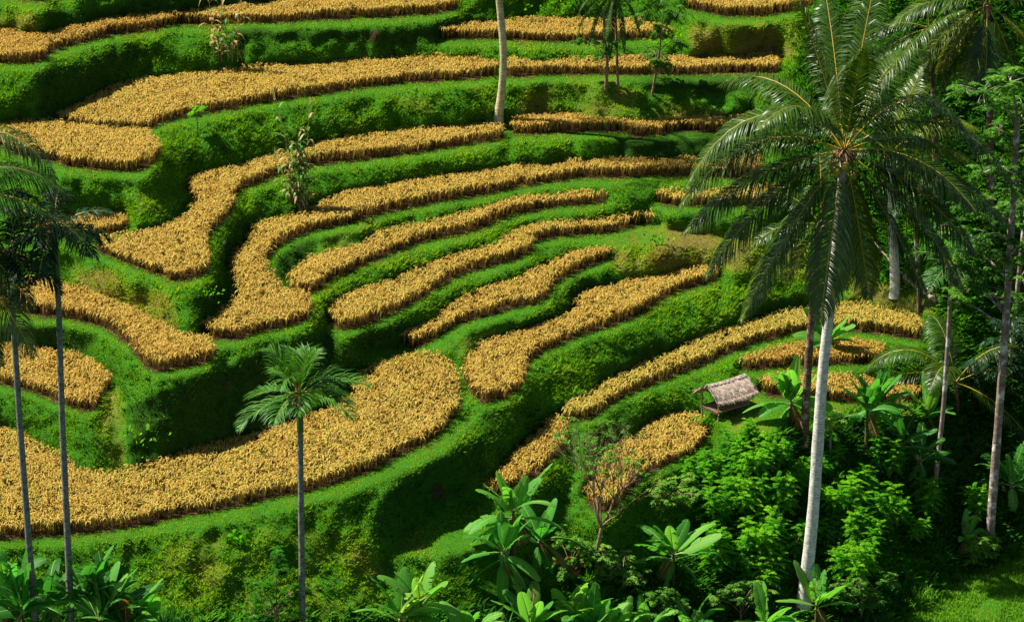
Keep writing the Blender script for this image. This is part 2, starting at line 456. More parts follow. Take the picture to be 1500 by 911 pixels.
DRY = [(0.9,[(895,345),(1000,330),(1180,350),(1200,410),(1050,395),(900,400)]),
 (0.6,[(770,125),(880,120),(1000,150),(1060,160),(1050,178),(880,178),(740,180),(760,150)]),
 (0.95,[(1010,40),(1170,35),(1180,85),(1020,85)]),
 (1.0,[(105,385),(150,395),(250,440),(258,490),(200,460),(100,420)]),
 (0.9,[(150,575),(172,570),(185,600),(180,690),(152,688)]),
 (0.38,[(180,800),(380,770),(560,790),(560,900),(300,920),(200,860)]),
 (0.75,[(1095,575),(1150,590),(1130,640),(1060,640),(1080,600)]),
 (0.85,[(1240,400),(1380,410),(1380,470),(1300,450),(1235,430)]),
 (0.8,[(1220,588),(1360,590),(1350,620),(1230,612)]),
 (0.35,[(190,285),(275,285),(250,330),(195,325)]),
 (0.9,[(0,20),(58,25),(55,52),(0,45)]),
 (0.7,[(110,530),(150,550),(160,570),(140,545)]),
 (0.7,[(450,370),(500,340),(560,330),(560,350),(500,370)]),
 (0.8,[(660,490),(700,490),(760,475),(700,510),(680,530)]),
 (0.5,[(560,150),(720,120),(740,180),(640,180)])]
dry = np.zeros((NV, NU))
for w_, p_ in DRY: dry = np.maximum(dry, inpoly(p_, GX, GY) * w_)
dry = np.clip(blur(dry, 8) * (1 + 0.45 * soft_noise(3, 5)) + 0.10 * np.clip(soft_noise(7, 6) - 0.7, 0, 2), 0, 1)
# young bright grass
LUSH = [[(230,190),(320,180),(420,160),(560,140),(640,160),(560,195),(440,215),(300,255),(270,260)],[(900,196),(890,240),(700,240),(600,235),(760,200)],
        [(340,300),(400,250),(440,250),(460,300),(380,330)],[(740,610),(800,540),(900,490),(960,440),(1080,410),(1190,415),(1180,430),(1000,500),(880,550),(800,610),(730,690)],
        [(470,430),(560,380),(700,340),(760,330),(740,360),(600,400),(480,440)],[(640,60),(760,62),(900,70),(900,85),(700,85)],[(100,345),(300,410),(330,400),(330,440),(290,460),(260,440)]]
lush = np.zeros((NV, NU))
for p_ in LUSH: lush = np.maximum(lush, inpoly(p_, GX, GY) * 1.0)
lush = np.clip(blur(lush, 6) + 0.25 * soft_noise(5, 8), 0, 1)

# ------------------------------------------------------------ hillside mesh (one sheet, carried on far past the picture)
def ground_mat():
    m, nt, out = new_mat('turf_and_soil')
    f = tone_node(nt)
    n1 = noise(nt, 3.0, 6, rough=0.7)
    f2 = mth(nt, 'ADD', f, mth(nt, 'MULTIPLY', mth(nt, 'SUBTRACT', n1, 0.5), 0.35))
    c = ramp(nt, f2, [(0.05, (0.05, 0.03, 0.015)), (0.26, (0.045, 0.026, 0.012)), (0.36, (0.014, 0.04, 0.004)), (0.6, (0.03, 0.12, 0.006)), (0.8, (0.09, 0.12, 0.012)), (1.0, (0.13, 0.09, 0.03))])
    p = nt.nodes.new('ShaderNodeBsdfPrincipled')
    nt.links.new(c, p.inputs['Base Color']); p.inputs['Roughness'].default_value = 0.95
    p.inputs['Specular IOR Level'].default_value = 0.05
    b = nt.nodes.new('ShaderNodeBump'); b.inputs['Strength'].default_value = 0.9; b.inputs['Distance'].default_value = 0.08
    nt.links.new(noise(nt, 7.0, 5, rough=0.7), b.inputs['Height']); nt.links.new(b.outputs[0], p.inputs['Normal'])
    nt.links.new(p.outputs[0], out.inputs[0])
    return m
M_GROUND = ground_mat()
bare = blur(np.where(steep & ~flat, 1.0, 0.0), 2)  # steep wall mask: thins the turf and carries the walls' painted shade
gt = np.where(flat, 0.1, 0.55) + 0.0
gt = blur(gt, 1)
gt = gt * (1 - bare * (0.28 + 0.4 * (soft_noise(2, 12) > 2.6))) + 0.38 * dry * (gt > 0.4)  # steep walls darkened, their shade put into the ground colour
mb = MB()
idx = np.arange(NV * NU).reshape(NV, NU)
Q = np.stack([idx[1:, :-1], idx[1:, 1:], idx[:-1, 1:], idx[:-1, :-1]], -1).reshape(-1, 4)
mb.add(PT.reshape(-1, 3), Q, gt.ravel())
def skirt(edge, outward):
    a = np.vstack([edge[None], (edge + outward)[None]]); n = len(edge)
    k = np.arange(n - 1)
    mb.add(a.reshape(-1, 3), np.stack([k, k + 1, n + k + 1, n + k], -1), 0.5)
skirt(PT[0], np.array([0, 500, 240.0]))
skirt(PT[-1][::-1], np.array([0, -160, -12.0]))
skirt(PT[::-1, 0][::-1][::-1], np.array([-400, 60, 0.0]))
skirt(PT[:, -1], np.array([400, 60, 0.0]))
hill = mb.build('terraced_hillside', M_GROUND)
tag(hill, 'green terraced valley side of stepped earth banks under the rice', 'hillside', kind='structure')

# ------------------------------------------------------------ ripe rice, one object for each plot
M_STEM = leaf_mat('rice_straw', [(0.0, (0.15, 0.075, 0.035)), (0.5, (0.20, 0.115, 0.035)), (1.0, (0.20, 0.165, 0.03))], trans=0.3, rough=0.7, spec=0.1, tcol=(1.1, 1.0, 0.6))
M_EAR = leaf_mat('rice_ears', [(0.0, (0.30, 0.14, 0.022)), (0.35, (0.45, 0.28, 0.046)), (0.7, (0.58, 0.42, 0.082)), (1.0, (0.27, 0.29, 0.035))], trans=0.35, rough=0.6, spec=0.15, patch=0.3, tcol=(1.1, 1.08, 0.6))
M_BLADE = leaf_mat('rice_leaf', [(0.0, (0.30, 0.15, 0.03)), (0.55, (0.30, 0.22, 0.04)), (1.0, (0.10, 0.17, 0.02))], trans=0.45, rough=0.55, spec=0.2, tcol=(1.2, 1.1, 0.5))

def rice_plot(name, poly, label, hue, green, dens=46.0):
    p = np.asarray(poly, float)
    u0, v0 = p.min(0); u1, v1 = p.max(0)
    u0 = max(u0, -230); u1 = min(u1, 1720)
    us = np.arange(u0, u1, 2.0) ; vs = np.arange(v0, v1, 2.0)
    gx, gy = np.meshgrid(us, vs)
    m = footprint(poly, gx, gy)
    gx = gx[m]; gy = gy[m]
    a = at(gx, gy); b = at(gx + 2, gy); c = at(gx, gy - 2)
    ar = np.linalg.norm(np.cross(b - a, c - a), axis=1)
    ar = np.minimum(ar, 0.06)
    n = rng.poisson(ar * dens)
    su = np.repeat(gx, n) + rng.uniform(0, 2, n.sum()); sv = np.repeat(gy, n) - rng.uniform(0, 2, n.sum())
    base = at(su, sv); N = len(base)
    base[:, :2] += rng.normal(0, 0.05, (N, 2))
    mbx = MB()
    hfac = 1 + 0.07 * np.sin(base[:, 0] * 0.37 + base[:, 1] * 0.51) + 0.05 * np.sin(base[:, 0] * 0.9 + base[:, 1] * 0.6) + 0.04 * np.sin(base[:, 0] * 2.3 - base[:, 1] * 1.7)
    for k in range(4):                                       # stems with hanging ears
        az = rng.uniform(0, 2 * math.pi, N); d = np.stack([np.cos(az), np.sin(az), np.zeros(N)], 1)
        h = RICE_H * hfac * rng.uniform(0.88, 1.02, N); sp = rng.uniform(0.02, 0.13, N)
        top = base + d * sp[:, None] + np.array([0, 0, 1.0]) * (h * 0.86)[:, None]
        b0 = base + d * 0.02
        side = np.stack([-np.sin(az), np.cos(az), np.zeros(N)], 1)
        strips(mbx, np.stack([b0, top], 1), np.stack([side * 0.015, side * 0.010], 1), np.stack([np.clip(rng.normal(0.25, 0.2, N), 0, 1), np.clip(rng.normal(0.7, 0.2, N), 0, 1)], 1), 0)
        e = rng.uniform(0.06, 0.19, N)
        p1 = top + d * (e * 0.45)[:, None] + np.array([0, 0, 1.0]) * (h * 0.13)[:, None]
        p2 = top + d * (e * 1.05)[:, None] + np.array([0, 0, 1.0]) * (h * 0.08)[:, None]
        p3 = top + d * (e * 1.45)[:, None] - np.array([0, 0, 1.0]) * (h * rng.uniform(0.02, 0.14, N))[:, None]
        w = rng.uniform(0.010, 0.016, N)[:, None]
        tw = unit(side + np.array([0, 0, 0.5]) * rng.uniform(-1, 1, N)[:, None])
        strips(mbx, np.stack([top, p1, p2, p3], 1), np.stack([tw * w * 0.6, tw * w, tw * w * 1.15, tw * w * 0.4], 1), np.clip(rng.normal(hue, 0.27, N), 0, 1), 1)
    for k in range(3):                                       # flag leaves
        az = rng.uniform(0, 2 * math.pi, N); d = np.stack([np.cos(az), np.sin(az), np.zeros(N)], 1)
        h = RICE_H * hfac * rng.uniform(0.6, 1.1, N)
        b0 = base + d * 0.02 + np.array([0, 0, 1.0]) * (h * 0.25)[:, None]
        p1 = base + d * rng.uniform(0.05, 0.1, N)[:, None] + np.array([0, 0, 1.0]) * (h * 0.75)[:, None]
        p2 = base + d * rng.uniform(0.1, 0.26, N)[:, None] + np.array([0, 0, 1.0]) * (h * rng.uniform(0.8, 1.02, N))[:, None]
        side = np.stack([-np.sin(az), np.cos(az), np.zeros(N)], 1)
        strips(mbx, np.stack([b0, p1, p2], 1), np.stack([side * 0.010, side * 0.011, side * 0.002], 1), np.clip(rng.normal(green, 0.25, N), 0, 1), 2)
    c0 = base.mean(0)
    o = mbx.build('rice_plot', [M_STEM, M_EAR, M_BLADE], loc=c0)
    o.location = c0
    tag(o, label, 'rice plot', 'ripe rice plots on the terraces')
    return N
RL = {
'a1': ('narrow orange strip of rice below the black bank at the top left', 0.3, 0.35),
'a2': ('long top strip of golden rice behind the pale maize stalks', 0.45, 0.4),
'a0': ('scrap of rice above the black bank in the top left corner', 0.2, 0.3),
'b1': ('broad golden rice plot behind the little lone sapling', 0.5, 0.45),
'b2': ('rounded lobe of rice touching the broad upper plot, beside the hanging palm frond', 0.45, 0.5),
'c1': ('winding rice plot that narrows to a neck and ends at the leaning pale palm trunk', 0.5, 0.45),
'c2': ('small patch of rice tucked under a grassy knoll behind the dark palm crown', 0.4, 0.4),
'd1': ('left rice plot running behind both slim palm trunks, below the ochre bank', 0.42, 0.4),
'e1': ('small rice plot crossed by both slim palm trunks below a dark hedge-like bank', 0.42, 0.45),
'f1': ('largest rice plot, spreading below the tall black bank and behind the fan-leaved palm', 0.55, 0.65),
'g1': ('long S-shaped rice plot sweeping from the wide lower end up to the coconut palm crown', 0.5, 0.4),
'h1': ('rice strip starting against the tall dark curved bank of the S-shaped plot', 0.5, 0.45),
'i1': ('wavy rice strip with a step in its middle, second of the stacked curving strips', 0.55, 0.5),
'j1': ('short slanting rice strip above the trodden junction of the turf paths', 0.5, 0.4),
'k1': ('rice plot with a broad rounded lower end beside the big plot and a long tail', 0.5, 0.45),
'l1': ('long thin yellow green rice strip running above the thatched hut', 0.72, 0.75),
'm1': ('reddish rice strip right above the hut, between two thin turf rims', 0.35, 0.45),
'n1': ('lowest rice strip right of the hut, half hidden by banana leaves', 0.5, 0.5),
'o1': ('rice plot left of the hut, reaching behind the half bare tree', 0.55, 0.5),
'p1': ('small slanting rice plot right above the big banana clump', 0.5, 0.4),
'q1': ('straight rice strip behind the small trees at upper centre', 0.45, 0.5),
'r1': ('short rice strip near the top, just right of the bend in the dark bank', 0.45, 0.45),
's1': ('rice strip at the top edge over the brown stepped banks', 0.45, 0.5),
't1': ('rice strip below the bare slope, starting right of the leaning pale trunk', 0.38, 0.45),
'u1': ('short greenish rice strip with its end under the left coconut fronds', 0.65, 0.65)}
nrice = 0
for k_, p_ in FIELDS.items():
    nrice += rice_plot(k_, p_, *RL[k_])
print('rice clumps', nrice)

# ------------------------------------------------------------ grass on the rims and banks
GN1 = soft_noise(2, 31); GN2 = soft_noise(9, 32); GN3 = soft_noise(4, 33)
M_GRASS = leaf_mat('grass_blades', [(0.0, (0.012, 0.05, 0.002)), (0.3, (0.075, 0.19, 0.002)), (0.6, (0.18, 0.35, 0.004)), (0.82, (0.30, 0.40, 0.018)), (1.0, (0.26, 0.19, 0.03))], trans=0.45, rough=0.7, spec=0.08, tcol=(1.25, 1.35, 0.3))
def grass_layer(name, label, cat, dens_in, dens_out, blades, size, seed, only=None, tone_shift=0.0, lean=0.5, width=0.012, mat=None):
    r = np.random.default_rng(seed)
    A = PT[1:, :-1]; B = PT[1:, 1:]; C = PT[:-1, :-1]
    ar = np.minimum(np.linalg.norm(np.cross(B - A, C - A), axis=2), 0.25)
    vis = ((GX > -40) & (GX < 1540) & (GY > -40) & (GY < 960))[1:, :-1]
    d = np.where(vis, dens_in, dens_out) * ~flat[1:, :-1]
    if only is not None: d = d * only[1:, :-1]
    n = r.poisson(ar * d)
    ii, jj = np.nonzero(n); cnt = n[ii, jj]
    ii = np.repeat(ii, cnt); jj = np.repeat(jj, cnt); N = len(ii)
    su = U[jj] + r.uniform(0, ST, N); sv = Vv[ii + 1] - r.uniform(0, ST, N)
    P = at(su, sv); Nn = unit(sample(NRM, su, sv))
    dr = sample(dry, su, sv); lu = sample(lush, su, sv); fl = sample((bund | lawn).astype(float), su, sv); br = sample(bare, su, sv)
    keep = r.uniform(0, 1, N) > br * 0.4
    P = P[keep]; Nn = Nn[keep]; dr = dr[keep]; lu = lu[keep]; fl = fl[keep]; br = br[keep]; N = len(P)
    gn = sample(GN1, su, sv)[keep]; gn2 = sample(GN2, su, sv)[keep]; gn3 = sample(GN3, su, sv)[keep]
    clump = r.uniform(-0.1, 0.1, N) + 0.07 * gn + 0.05 * gn2 + 0.05 * gn3
    H = size * (0.42 + 0.5 * (1 - fl)) * (1 + 0.35 * lu) * (1 - 0.35 * br) * np.clip(1 + 0.18 * gn3 * (1 - 0.6 * fl), 0.4, 1.8) * r.uniform(0.6, 1.25, N)
    base_tone = 0.37 + 0.33 * fl + 0.12 * lu + 0.42 * dr - 0.22 * br + clump + tone_shift  # br term paints the wall shade into the blade colour
    up = np.array([0, 0, 1.0])
    m = MB()
    for k in range(blades):
        az = r.uniform(0, 2 * math.pi, N); dd = np.stack([np.cos(az), np.sin(az), np.zeros(N)], 1)
        g = unit(up * 0.9 + Nn * 0.75 + dd * lean * r.uniform(0.3, 1.3, N)[:, None])
        h = H * r.uniform(0.6, 1.1, N)
        b0 = P + dd * r.uniform(0, 0.07, N)[:, None] - Nn * 0.02
        p1 = b0 + g * (h * 0.6)[:, None]
        out = unit(g + dd * 0.6 + Nn * 0.3 - up * r.uniform(0.1, 0.7, N)[:, None])
        p2 = p1 + out * (h * 0.5)[:, None]
        sd_ = unit(np.cross(g, dd + Nn * 0.3)) * (width * r.uniform(0.7, 1.4, N))[:, None]
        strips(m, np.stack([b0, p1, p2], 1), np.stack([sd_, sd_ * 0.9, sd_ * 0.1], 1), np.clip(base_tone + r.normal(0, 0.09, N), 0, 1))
    o = m.build(name, mat or M_GRASS)
    tag(o, label, cat, kind='stuff')
    print(name, N)
    return o
forest = inpoly([(1130,300),(1230,330),(1240,430),(1360,440),(1360,580),(1150,640),(1000,780),(1000,870),(1900,870),(1900,-300),(1170,-300),(1170,100)], GX, GY)
grass_layer('terrace_grass', 'bright green grass over the rims and banks between the rice plots', 'grass', 72, 5, 5, 0.155, 21, width=0.012)

def weed_mat():
    return leaf_mat('bank_weed_leaf', [(0.0, (0.010, 0.045, 0.004)), (0.4, (0.028, 0.12, 0.004)), (0.7, (0.08, 0.22, 0.006)), (1.0, (0.20, 0.17, 0.03))], trans=0.4, rough=0.6, spec=0.12)
M_WEED = weed_mat()
patchy = (np.clip(0.45 + 0.8 * soft_noise(3, 41) + 0.4 * soft_noise(10, 42), 0, 2) * np.clip(rough, 0, 1) + 0.6 * bare)
grass_layer('bank_weeds', 'mixed leafy weeds and ferns growing in patches over the earth banks', 'weeds', 3.5, 2, 5, 0.2, 24, only=patchy, lean=1.0, width=0.03, mat=M_WEED, tone_shift=-0.02)
# ------------------------------------------------------------ plant materials
M_PALM = leaf_mat('coconut_leaflet', [(0.0, (0.010, 0.030, 0.003)), (0.5, (0.042, 0.095, 0.005)), (0.8, (0.14, 0.17, 0.008)), (1.0, (0.24, 0.19, 0.03))], trans=0.24, rough=0.38, spec=0.34, tcol=(1.4, 1.3, 0.4))
M_RACHIS = leaf_mat('palm_rachis', [(0.0, (0.06, 0.09, 0.015)), (0.6, (0.30, 0.25, 0.03)), (1.0, (0.42, 0.24, 0.03))], trans=0.0, rough=0.4)
M_ARECA = leaf_mat('areca_leaflet', [(0.0, (0.008, 0.04, 0.006)), (0.5, (0.03, 0.14, 0.012)), (1.0, (0.15, 0.28, 0.025))], trans=0.35, rough=0.5, spec=0.25)
M_BANANA = leaf_mat('banana_leaf', [(0.0, (0.014, 0.07, 0.012)), (0.5, (0.05, 0.25, 0.025)), (0.85, (0.16, 0.40, 0.05)), (1.0, (0.22, 0.10, 0.03))], trans=0.55, rough=0.5, spec=0.14)
M_BRIB = leaf_mat('banana_rib', [(0.0, (0.16, 0.26, 0.06)), (1.0, (0.30, 0.34, 0.10))], trans=0.0, rough=0.5)
M_BSTEM = bark_mat('banana_stem', (0.03, 0.05, 0.012), (0.12, 0.09, 0.035), 5)
M_SHRUB = leaf_mat('feathery_leaf', [(0.0, (0.012, 0.07, 0.004)), (0.5, (0.055, 0.25, 0.006)), (1.0, (0.18, 0.42, 0.012))], trans=0.5, rough=0.65, spec=0.06, tcol=(1.2, 1.4, 0.3))
M_TREELEAF = leaf_mat('tree_leaf', [(0.0, (0.02, 0.075, 0.010)), (0.5, (0.075, 0.22, 0.018)), (1.0, (0.19, 0.36, 0.035))], trans=0.48, rough=0.6, spec=0.1)
M_DARKLEAF = leaf_mat('dark_leaf', [(0.0, (0.006, 0.028, 0.008)), (0.5, (0.012, 0.06, 0.014)), (1.0, (0.03, 0.11, 0.02))], trans=0.3, rough=0.45)
M_CANE = leaf_mat('cane_leaf', [(0.0, (0.03, 0.13, 0.015)), (0.5, (0.09, 0.22, 0.03)), (0.75, (0.36, 0.33, 0.12)), (1.0, (0.40, 0.20, 0.09))], trans=0.35, rough=0.5)
M_TASSEL = leaf_mat('cane_tassel', [(0.0, (0.30, 0.26, 0.13)), (1.0, (0.48, 0.42, 0.24))], trans=0.3, rough=0.8)
M_PALE = bark_mat('pale_palm_bark', (0.26, 0.24, 0.2), (0.62, 0.59, 0.52), 4.5, ring=2.4)
M_YELLOWBARK = bark_mat('straw_palm_bark', (0.20, 0.16, 0.08), (0.50, 0.43, 0.24), 4.5, ring=2.0)
M_BROWN = bark_mat('brown_bark', (0.035, 0.02, 0.012), (0.15, 0.085, 0.05), 6, ring=2.0, spots=(0.34, 0.28, 0.2))
M_ARECABARK = bark_mat('areca_bark', (0.05, 0.05, 0.045), (0.2, 0.195, 0.165), 7, ring=3.0)
M_LICHEN = bark_mat('lichen_bark', (0.09, 0.055, 0.04), (0.26, 0.19, 0.15), 5, spots=(0.52, 0.46, 0.42))
M_TWIG = bark_mat('twig_bark', (0.07, 0.045, 0.025), (0.27, 0.18, 0.10), 8)
M_SHAFT = leaf_mat('crownshaft', [(0.0, (0.03, 0.07, 0.015)), (1.0, (0.07, 0.15, 0.03))], trans=0.0, rough=0.4)
M_FIBRE = leaf_mat('palm_fibre', [(0.0, (0.03, 0.018, 0.008)), (0.6, (0.13, 0.07, 0.025)), (1.0, (0.34, 0.2, 0.06))], trans=0.1, rough=0.8)
M_NUT = leaf_mat('coconut_husk', [(0.0, (0.12, 0.13, 0.015)), (1.0, (0.36, 0.28, 0.03))], trans=0.0, rough=0.4, spec=0.4)

M_RED = leaf_mat('red_petal', [(0.0, (0.45, 0.01, 0.02)), (1.0, (0.6, 0.03, 0.03))], trans=0.3)
M_DARKPALM = leaf_mat('dark_areca_leaflet', [(0.0, (0.006, 0.022, 0.005)), (0.5, (0.018, 0.06, 0.010)), (1.0, (0.05, 0.12, 0.015))], trans=0.25, rough=0.5, spec=0.15)  # darkened areca leaf: backlit shade of the left crowns put into the colour
XA = np.array([1.0, 0, 0]); YA = np.array([0, 1.0, 0]); ZA = np.array([0, 0, 1.0])
def plane_pt(y, u, v):            # the point at depth y that is seen at that place
    a = (u - 750) / FPX; b = -(v - 455.5) / FPX
    dy = math.cos(PITCH) + b * math.sin(PITCH); dz = -math.sin(PITCH) + b * math.cos(PITCH)
    k = y / dy
    return np.array([a * k, y, CAM_Z + dz * k])

def bend(p0, d0, L, g, n=12, pw=1.3):
    p = np.array(p0, float); P = [p.copy()]
    for i in range(n):
        s = (i + 0.5) / n
        d = np.asarray(d0, float) - ZA * g * s ** pw
        d /= np.linalg.norm(d); p = p + d * (L / n); P.append(p.copy())
    return np.array(P)

def lerp_path(P, s):
    n = len(P) - 1
    f = np.clip(np.asarray(s) * n, 0, n - 1e-6); i = f.astype(int); a = (f - i)[:, None]
    return P[i] * (1 - a) + P[i + 1] * a

def feather(mb, P, r, nl, ll, wid, tone=0.4, hang=0.7, start=0.16, jit=0.1, rach=0.03, fold=0.25, fwd=0.5, mat=(0, 1), rtone=0.5, miss=0.04):
    """a palm frond along P: midrib and two rows of hanging leaflets"""
    tube(mb, P, np.linspace(rach, rach * 0.2, len(P)), 5, rtone, mat[1], cap=False)
    T = unit(np.gradient(P, axis=0))
    for sg in (-1, 1):
        s = np.linspace(start, 0.995, nl) + r.uniform(-0.3, 0.3, nl) / nl
        s = s[r.uniform(0, 1, nl) > miss]
        n = len(s)
        b = lerp_path(P, s); t = unit(lerp_path(T, s))
        side = np.cross(t, ZA); ln = np.linalg.norm(side, axis=1, keepdims=True)
        side = np.where(ln > 0.25, side / (ln + 1e-9), np.cross(t, YA)); side = unit(side) * sg
        upv = unit(np.cross(side * sg, t)) 
        L = ll * np.clip(np.sin(np.pi * np.clip((s - start) / (1 - start) * 0.80 + 0.17, 0, 1)), 0.2, 1) * r.uniform(0.85, 1.12, n)
        d = unit(side * 0.8 + t * fwd + upv * fold + r.normal(0, jit, (n, 3)))
        p1 = b + d * (L * 0.35)[:, None]
        d2 = unit(d - ZA * hang * 0.8 + r.normal(0, jit * 0.6, (n, 3))); p2 = p1 + d2 * (L * 0.35)[:, None]
        d3 = unit(d2 - ZA * hang * 1.2); p3 = p2 + d3 * (L * 0.32)[:, None]
        wv = unit(np.cross(d, upv) * 1.0 + r.normal(0, 0.2, (n, 3))) * wid
        strips(mb, np.stack([b, p1, p2, p3], 1), np.stack([wv * 0.55, wv, wv * 0.8, wv * 0.08], 1), np.clip(tone + r.normal(0, 0.1, n) , 0, 1), mat[0])

def trunk_path(pts, y0, y1, n=26):
    """smooth trunk through photograph places, leaning from depth y0 to y1"""
    pts = np.asarray(pts, float); m = len(pts)
    P = np.array([plane_pt(y0 + (y1 - y0) * k / (m - 1), *pts[k]) for k in range(m)])
    t = np.linspace(0, 1, n); tk = np.linspace(0, 1, m)
    d = np.cumsum(np.r_[0, np.linalg.norm(np.diff(P, axis=0), axis=1)]); d /= d[-1]
    Q = np.stack([np.interp(t, d, P[:, k]) for k in range(3)], 1)
    for _ in range(3): Q[1:-1] = 0.25 * Q[:-2] + 0.5 * Q[1:-1] + 0.25 * Q[2:]
    return Q

def palm(label, pts, r0, r1, fr, seed, length, ll, wid, mat, bark, nl=62, name='coconut_palm', cat='palm tree', group=None, shaft=None, nuts=0, skirt_=0, tone=0.42, hang=0.7, fold=0.25, rach=0.035, base=None, flare=1.35, lean=0.0, jit=0.1, fwd=0.5, rtone=0.55):
    r = np.random.default_rng(seed)
    b = at(*(base or pts[0]))
    pts = [base or pts[0]] + list(pts[1:])
    P = trunk_path(pts, b[1], b[1] - lean); P[0] = b - ZA * 0.25
    root = empty(name, b, label, cat, group)
    m = MB(); s = np.linspace(0, 1, len(P))
    rad = (r0 + (r1 - r0) * s) * (1 + (flare - 1) * np.exp(-s * 22)) * (1 + r.normal(0, 0.02, len(P)))
    tube(m, P - b, rad, 12, 0.5); m.build('trunk', bark, root)
    C = P[-1]
    if shaft:
        m = MB(); tube(m, np.array([C - b, C - b + ZA * shaft * 0.5, C - b + ZA * shaft]), [r1 * 1.25, r1 * 1.3, r1 * 0.7], 10, 0.5); m.build('crownshaft', M_SHAFT, root)
        C = C + ZA * shaft * 0.92
    for f in fr:
        phi, g, dep = f[0], f[1], f[2]
        Lk = length * (f[3] if len(f) > 3 else 1.0) * r.uniform(0.95, 1.05); tn = tone + (f[4] if len(f) > 4 else 0)
        a = R(phi); c_ = math.cos(dep)
        d0 = np.array([math.cos(a) * c_, -math.sin(dep), math.sin(a) * c_])
        PP = bend(C - b + d0 * 0.05, d0, Lk, g)
        m = MB(); feather(m, PP, r, nl, ll, wid, tn, hang, rach=rach, fold=fold, jit=jit, fwd=fwd, rtone=np.clip(rtone + r.normal(0, 0.2), 0, 1))
        m.build('frond', [mat, M_RACHIS], root)
    if skirt_:                                              # dead fibres and old stalks under the crown
        m = MB()
        n = skirt_ * 12
        az = r.uniform(0, 6.28, n); d = np.stack([np.cos(az), np.sin(az), np.zeros(n)], 1)
        p0 = (C - b)[None] + d * r1 * 0.8 - ZA * r.uniform(-0.2, 0.15, n)[:, None]
        L = r.uniform(0.25, 0.9, n)[:, None] * (1 if skirt_ > 2 else 0.7)
        p1 = p0 + d * L * 0.45 - ZA * L * 0.15; p2 = p1 + d * L * 0.15 - ZA * L * 0.7
        sd_ = np.stack([-np.sin(az), np.cos(az), np.zeros(n)], 1) * r.uniform(0.012, 0.05, n)[:, None]
        strips(m, np.stack([p0, p1, p2], 1), np.stack([sd_, sd_, sd_ * 0.3], 1), r.uniform(0, 1, n))
        m.build('dead_sheath', M_FIBRE, root)
    for k in range(nuts):
        m = MB(); az = r.uniform(math.pi * 1.0, math.pi * 2.0); q = C - b + np.array([math.cos(az), math.sin(az), 0]) * r.uniform(0.36, 0.55) - ZA * r.uniform(0.35, 0.9)
        th = np.linspace(0, math.pi, 8); tube(m, q[None] + np.stack([0 * th, 0 * th, np.cos(th) * 0.2], 1), np.sin(th) * 0.165 + 0.005, 10, r.uniform(0, 1)); m.build('coconut', M_NUT, root)
    return root

# ------------------------------------------------------------ coconut palms
palm('tall coconut palm with pale trunk and yellow nuts, in front of the thatched hut side', [(1177,886),(1192,745),(1205,540),(1222,400),(1237,222)], 0.27, 0.17, [
 (133,2.1,.15,1.12),(152,1.8,.2,1.06),(182,1.0,.25,1.05),(200,1.1,.3,1.0,.05),(232,.5,.25,1.02,.05),(258,.5,.55,.95,.08),(283,.6,.35,.78,.18),(328,1.0,.3,1.05,.05),(4,1.15,.25,1.0),(40,2.1,.1,1.14),(57,2.3,.0,1.05),
 (82,.45,-.2,1.05,-.05),(106,.4,.1,1.05,-.05),(69,.8,.1,1.05),(94,.4,-.6,1.0,-.1),(126,1.2,-.5,.95),(308,.7,.2,.95,-.1),(118,1.2,.45,.85),(22,1.3,.6,.85),(168,1.0,-.6,.9,-.1),(12,1.0,-.6,.9,-.1),(348,1.0,.5,.9,-.05),(88,.3,.45,.75),(64,1.1,-.5,1.0,-.05)],
 3, 7.2, 1.65, 0.024, M_PALM, M_PALE, nl=165, nuts=7, skirt_=5, hang=1.05, jit=0.055, fold=0.12, fwd=0.6, rtone=0.8, tone=0.42)
palm('brown trunked coconut palm standing close behind the tall pale one', [(1177,652),(1186,500),(1197,372),(1203,330)], 0.19, 0.13, [(165,1.2,.2),(200,1.2,.1),(340,1.2,.1),(20,1.2,-.3),(230,.8,.2,.9,.3),(300,.8,.3,.9,.3),(90,.6,-.4),(130,1.2,-.4)], 4, 3.2, 1.0, 0.025, M_PALM, M_BROWN, nl=60, skirt_=3, tone=0.3)
palm('coconut palm with a short whitish trunk beside the fallen logs', [(1312,428),(1308,340),(1304,270),(1304,225)], 0.24, 0.15, [(20,1.2,.1,1,.2),(50,1.2,.1,1,.3),(-8,.8,.2,1,.3),(-40,.6,.2,.9,.35),(75,.7,-.2,1,.15),(100,.6,-.3),(140,1.2,-.3),(170,1.0,-.2),(300,.6,-.2,.8,.3),(35,1.4,-.5,1.0,.2)], 5, 4.6, 1.25, 0.02, M_PALM, M_PALE, nl=110, jit=0.06, fold=0.12, skirt_=2, tone=0.4)
palm('coconut palm with yellowing fronds in the top right corner', [(1452,330),(1450,180),(1446,8)], 0.18, 0.14, [(200,1.2,.2,.9,.3),(225,.8,.1,.8,.4),(160,1.3,.1,1.0,.1),(300,.7,.3,.9,.1),(268,.5,.5,.9,-.15),(330,1.0,.2,.9,.35),(20,1.2,.1,1,.1),(60,1,.0),(110,1,-.2),(250,.5,.3,.9,.3)], 6, 4.6, 1.3, 0.02, M_PALM, M_BROWN, nl=110, jit=0.06, fold=0.12, skirt_=2, tone=0.38)
palm('coconut palm with a high crown, standing behind the corner palm', [(1372,300),(1368,150),(1362,42)], 0.16, 0.12, [(10,1.2,.1,.9,.2),(340,.9,.2,.9,.3),(160,1.3,.0,.9),(190,1.0,.2,.8,.1),(60,1,.1),(100,1,.1),(290,.6,.3,.8,.1)], 7, 3.8, 1.15, 0.02, M_PALM, M_BROWN, nl=95, jit=0.06, fold=0.12, skirt_=2, tone=0.35)
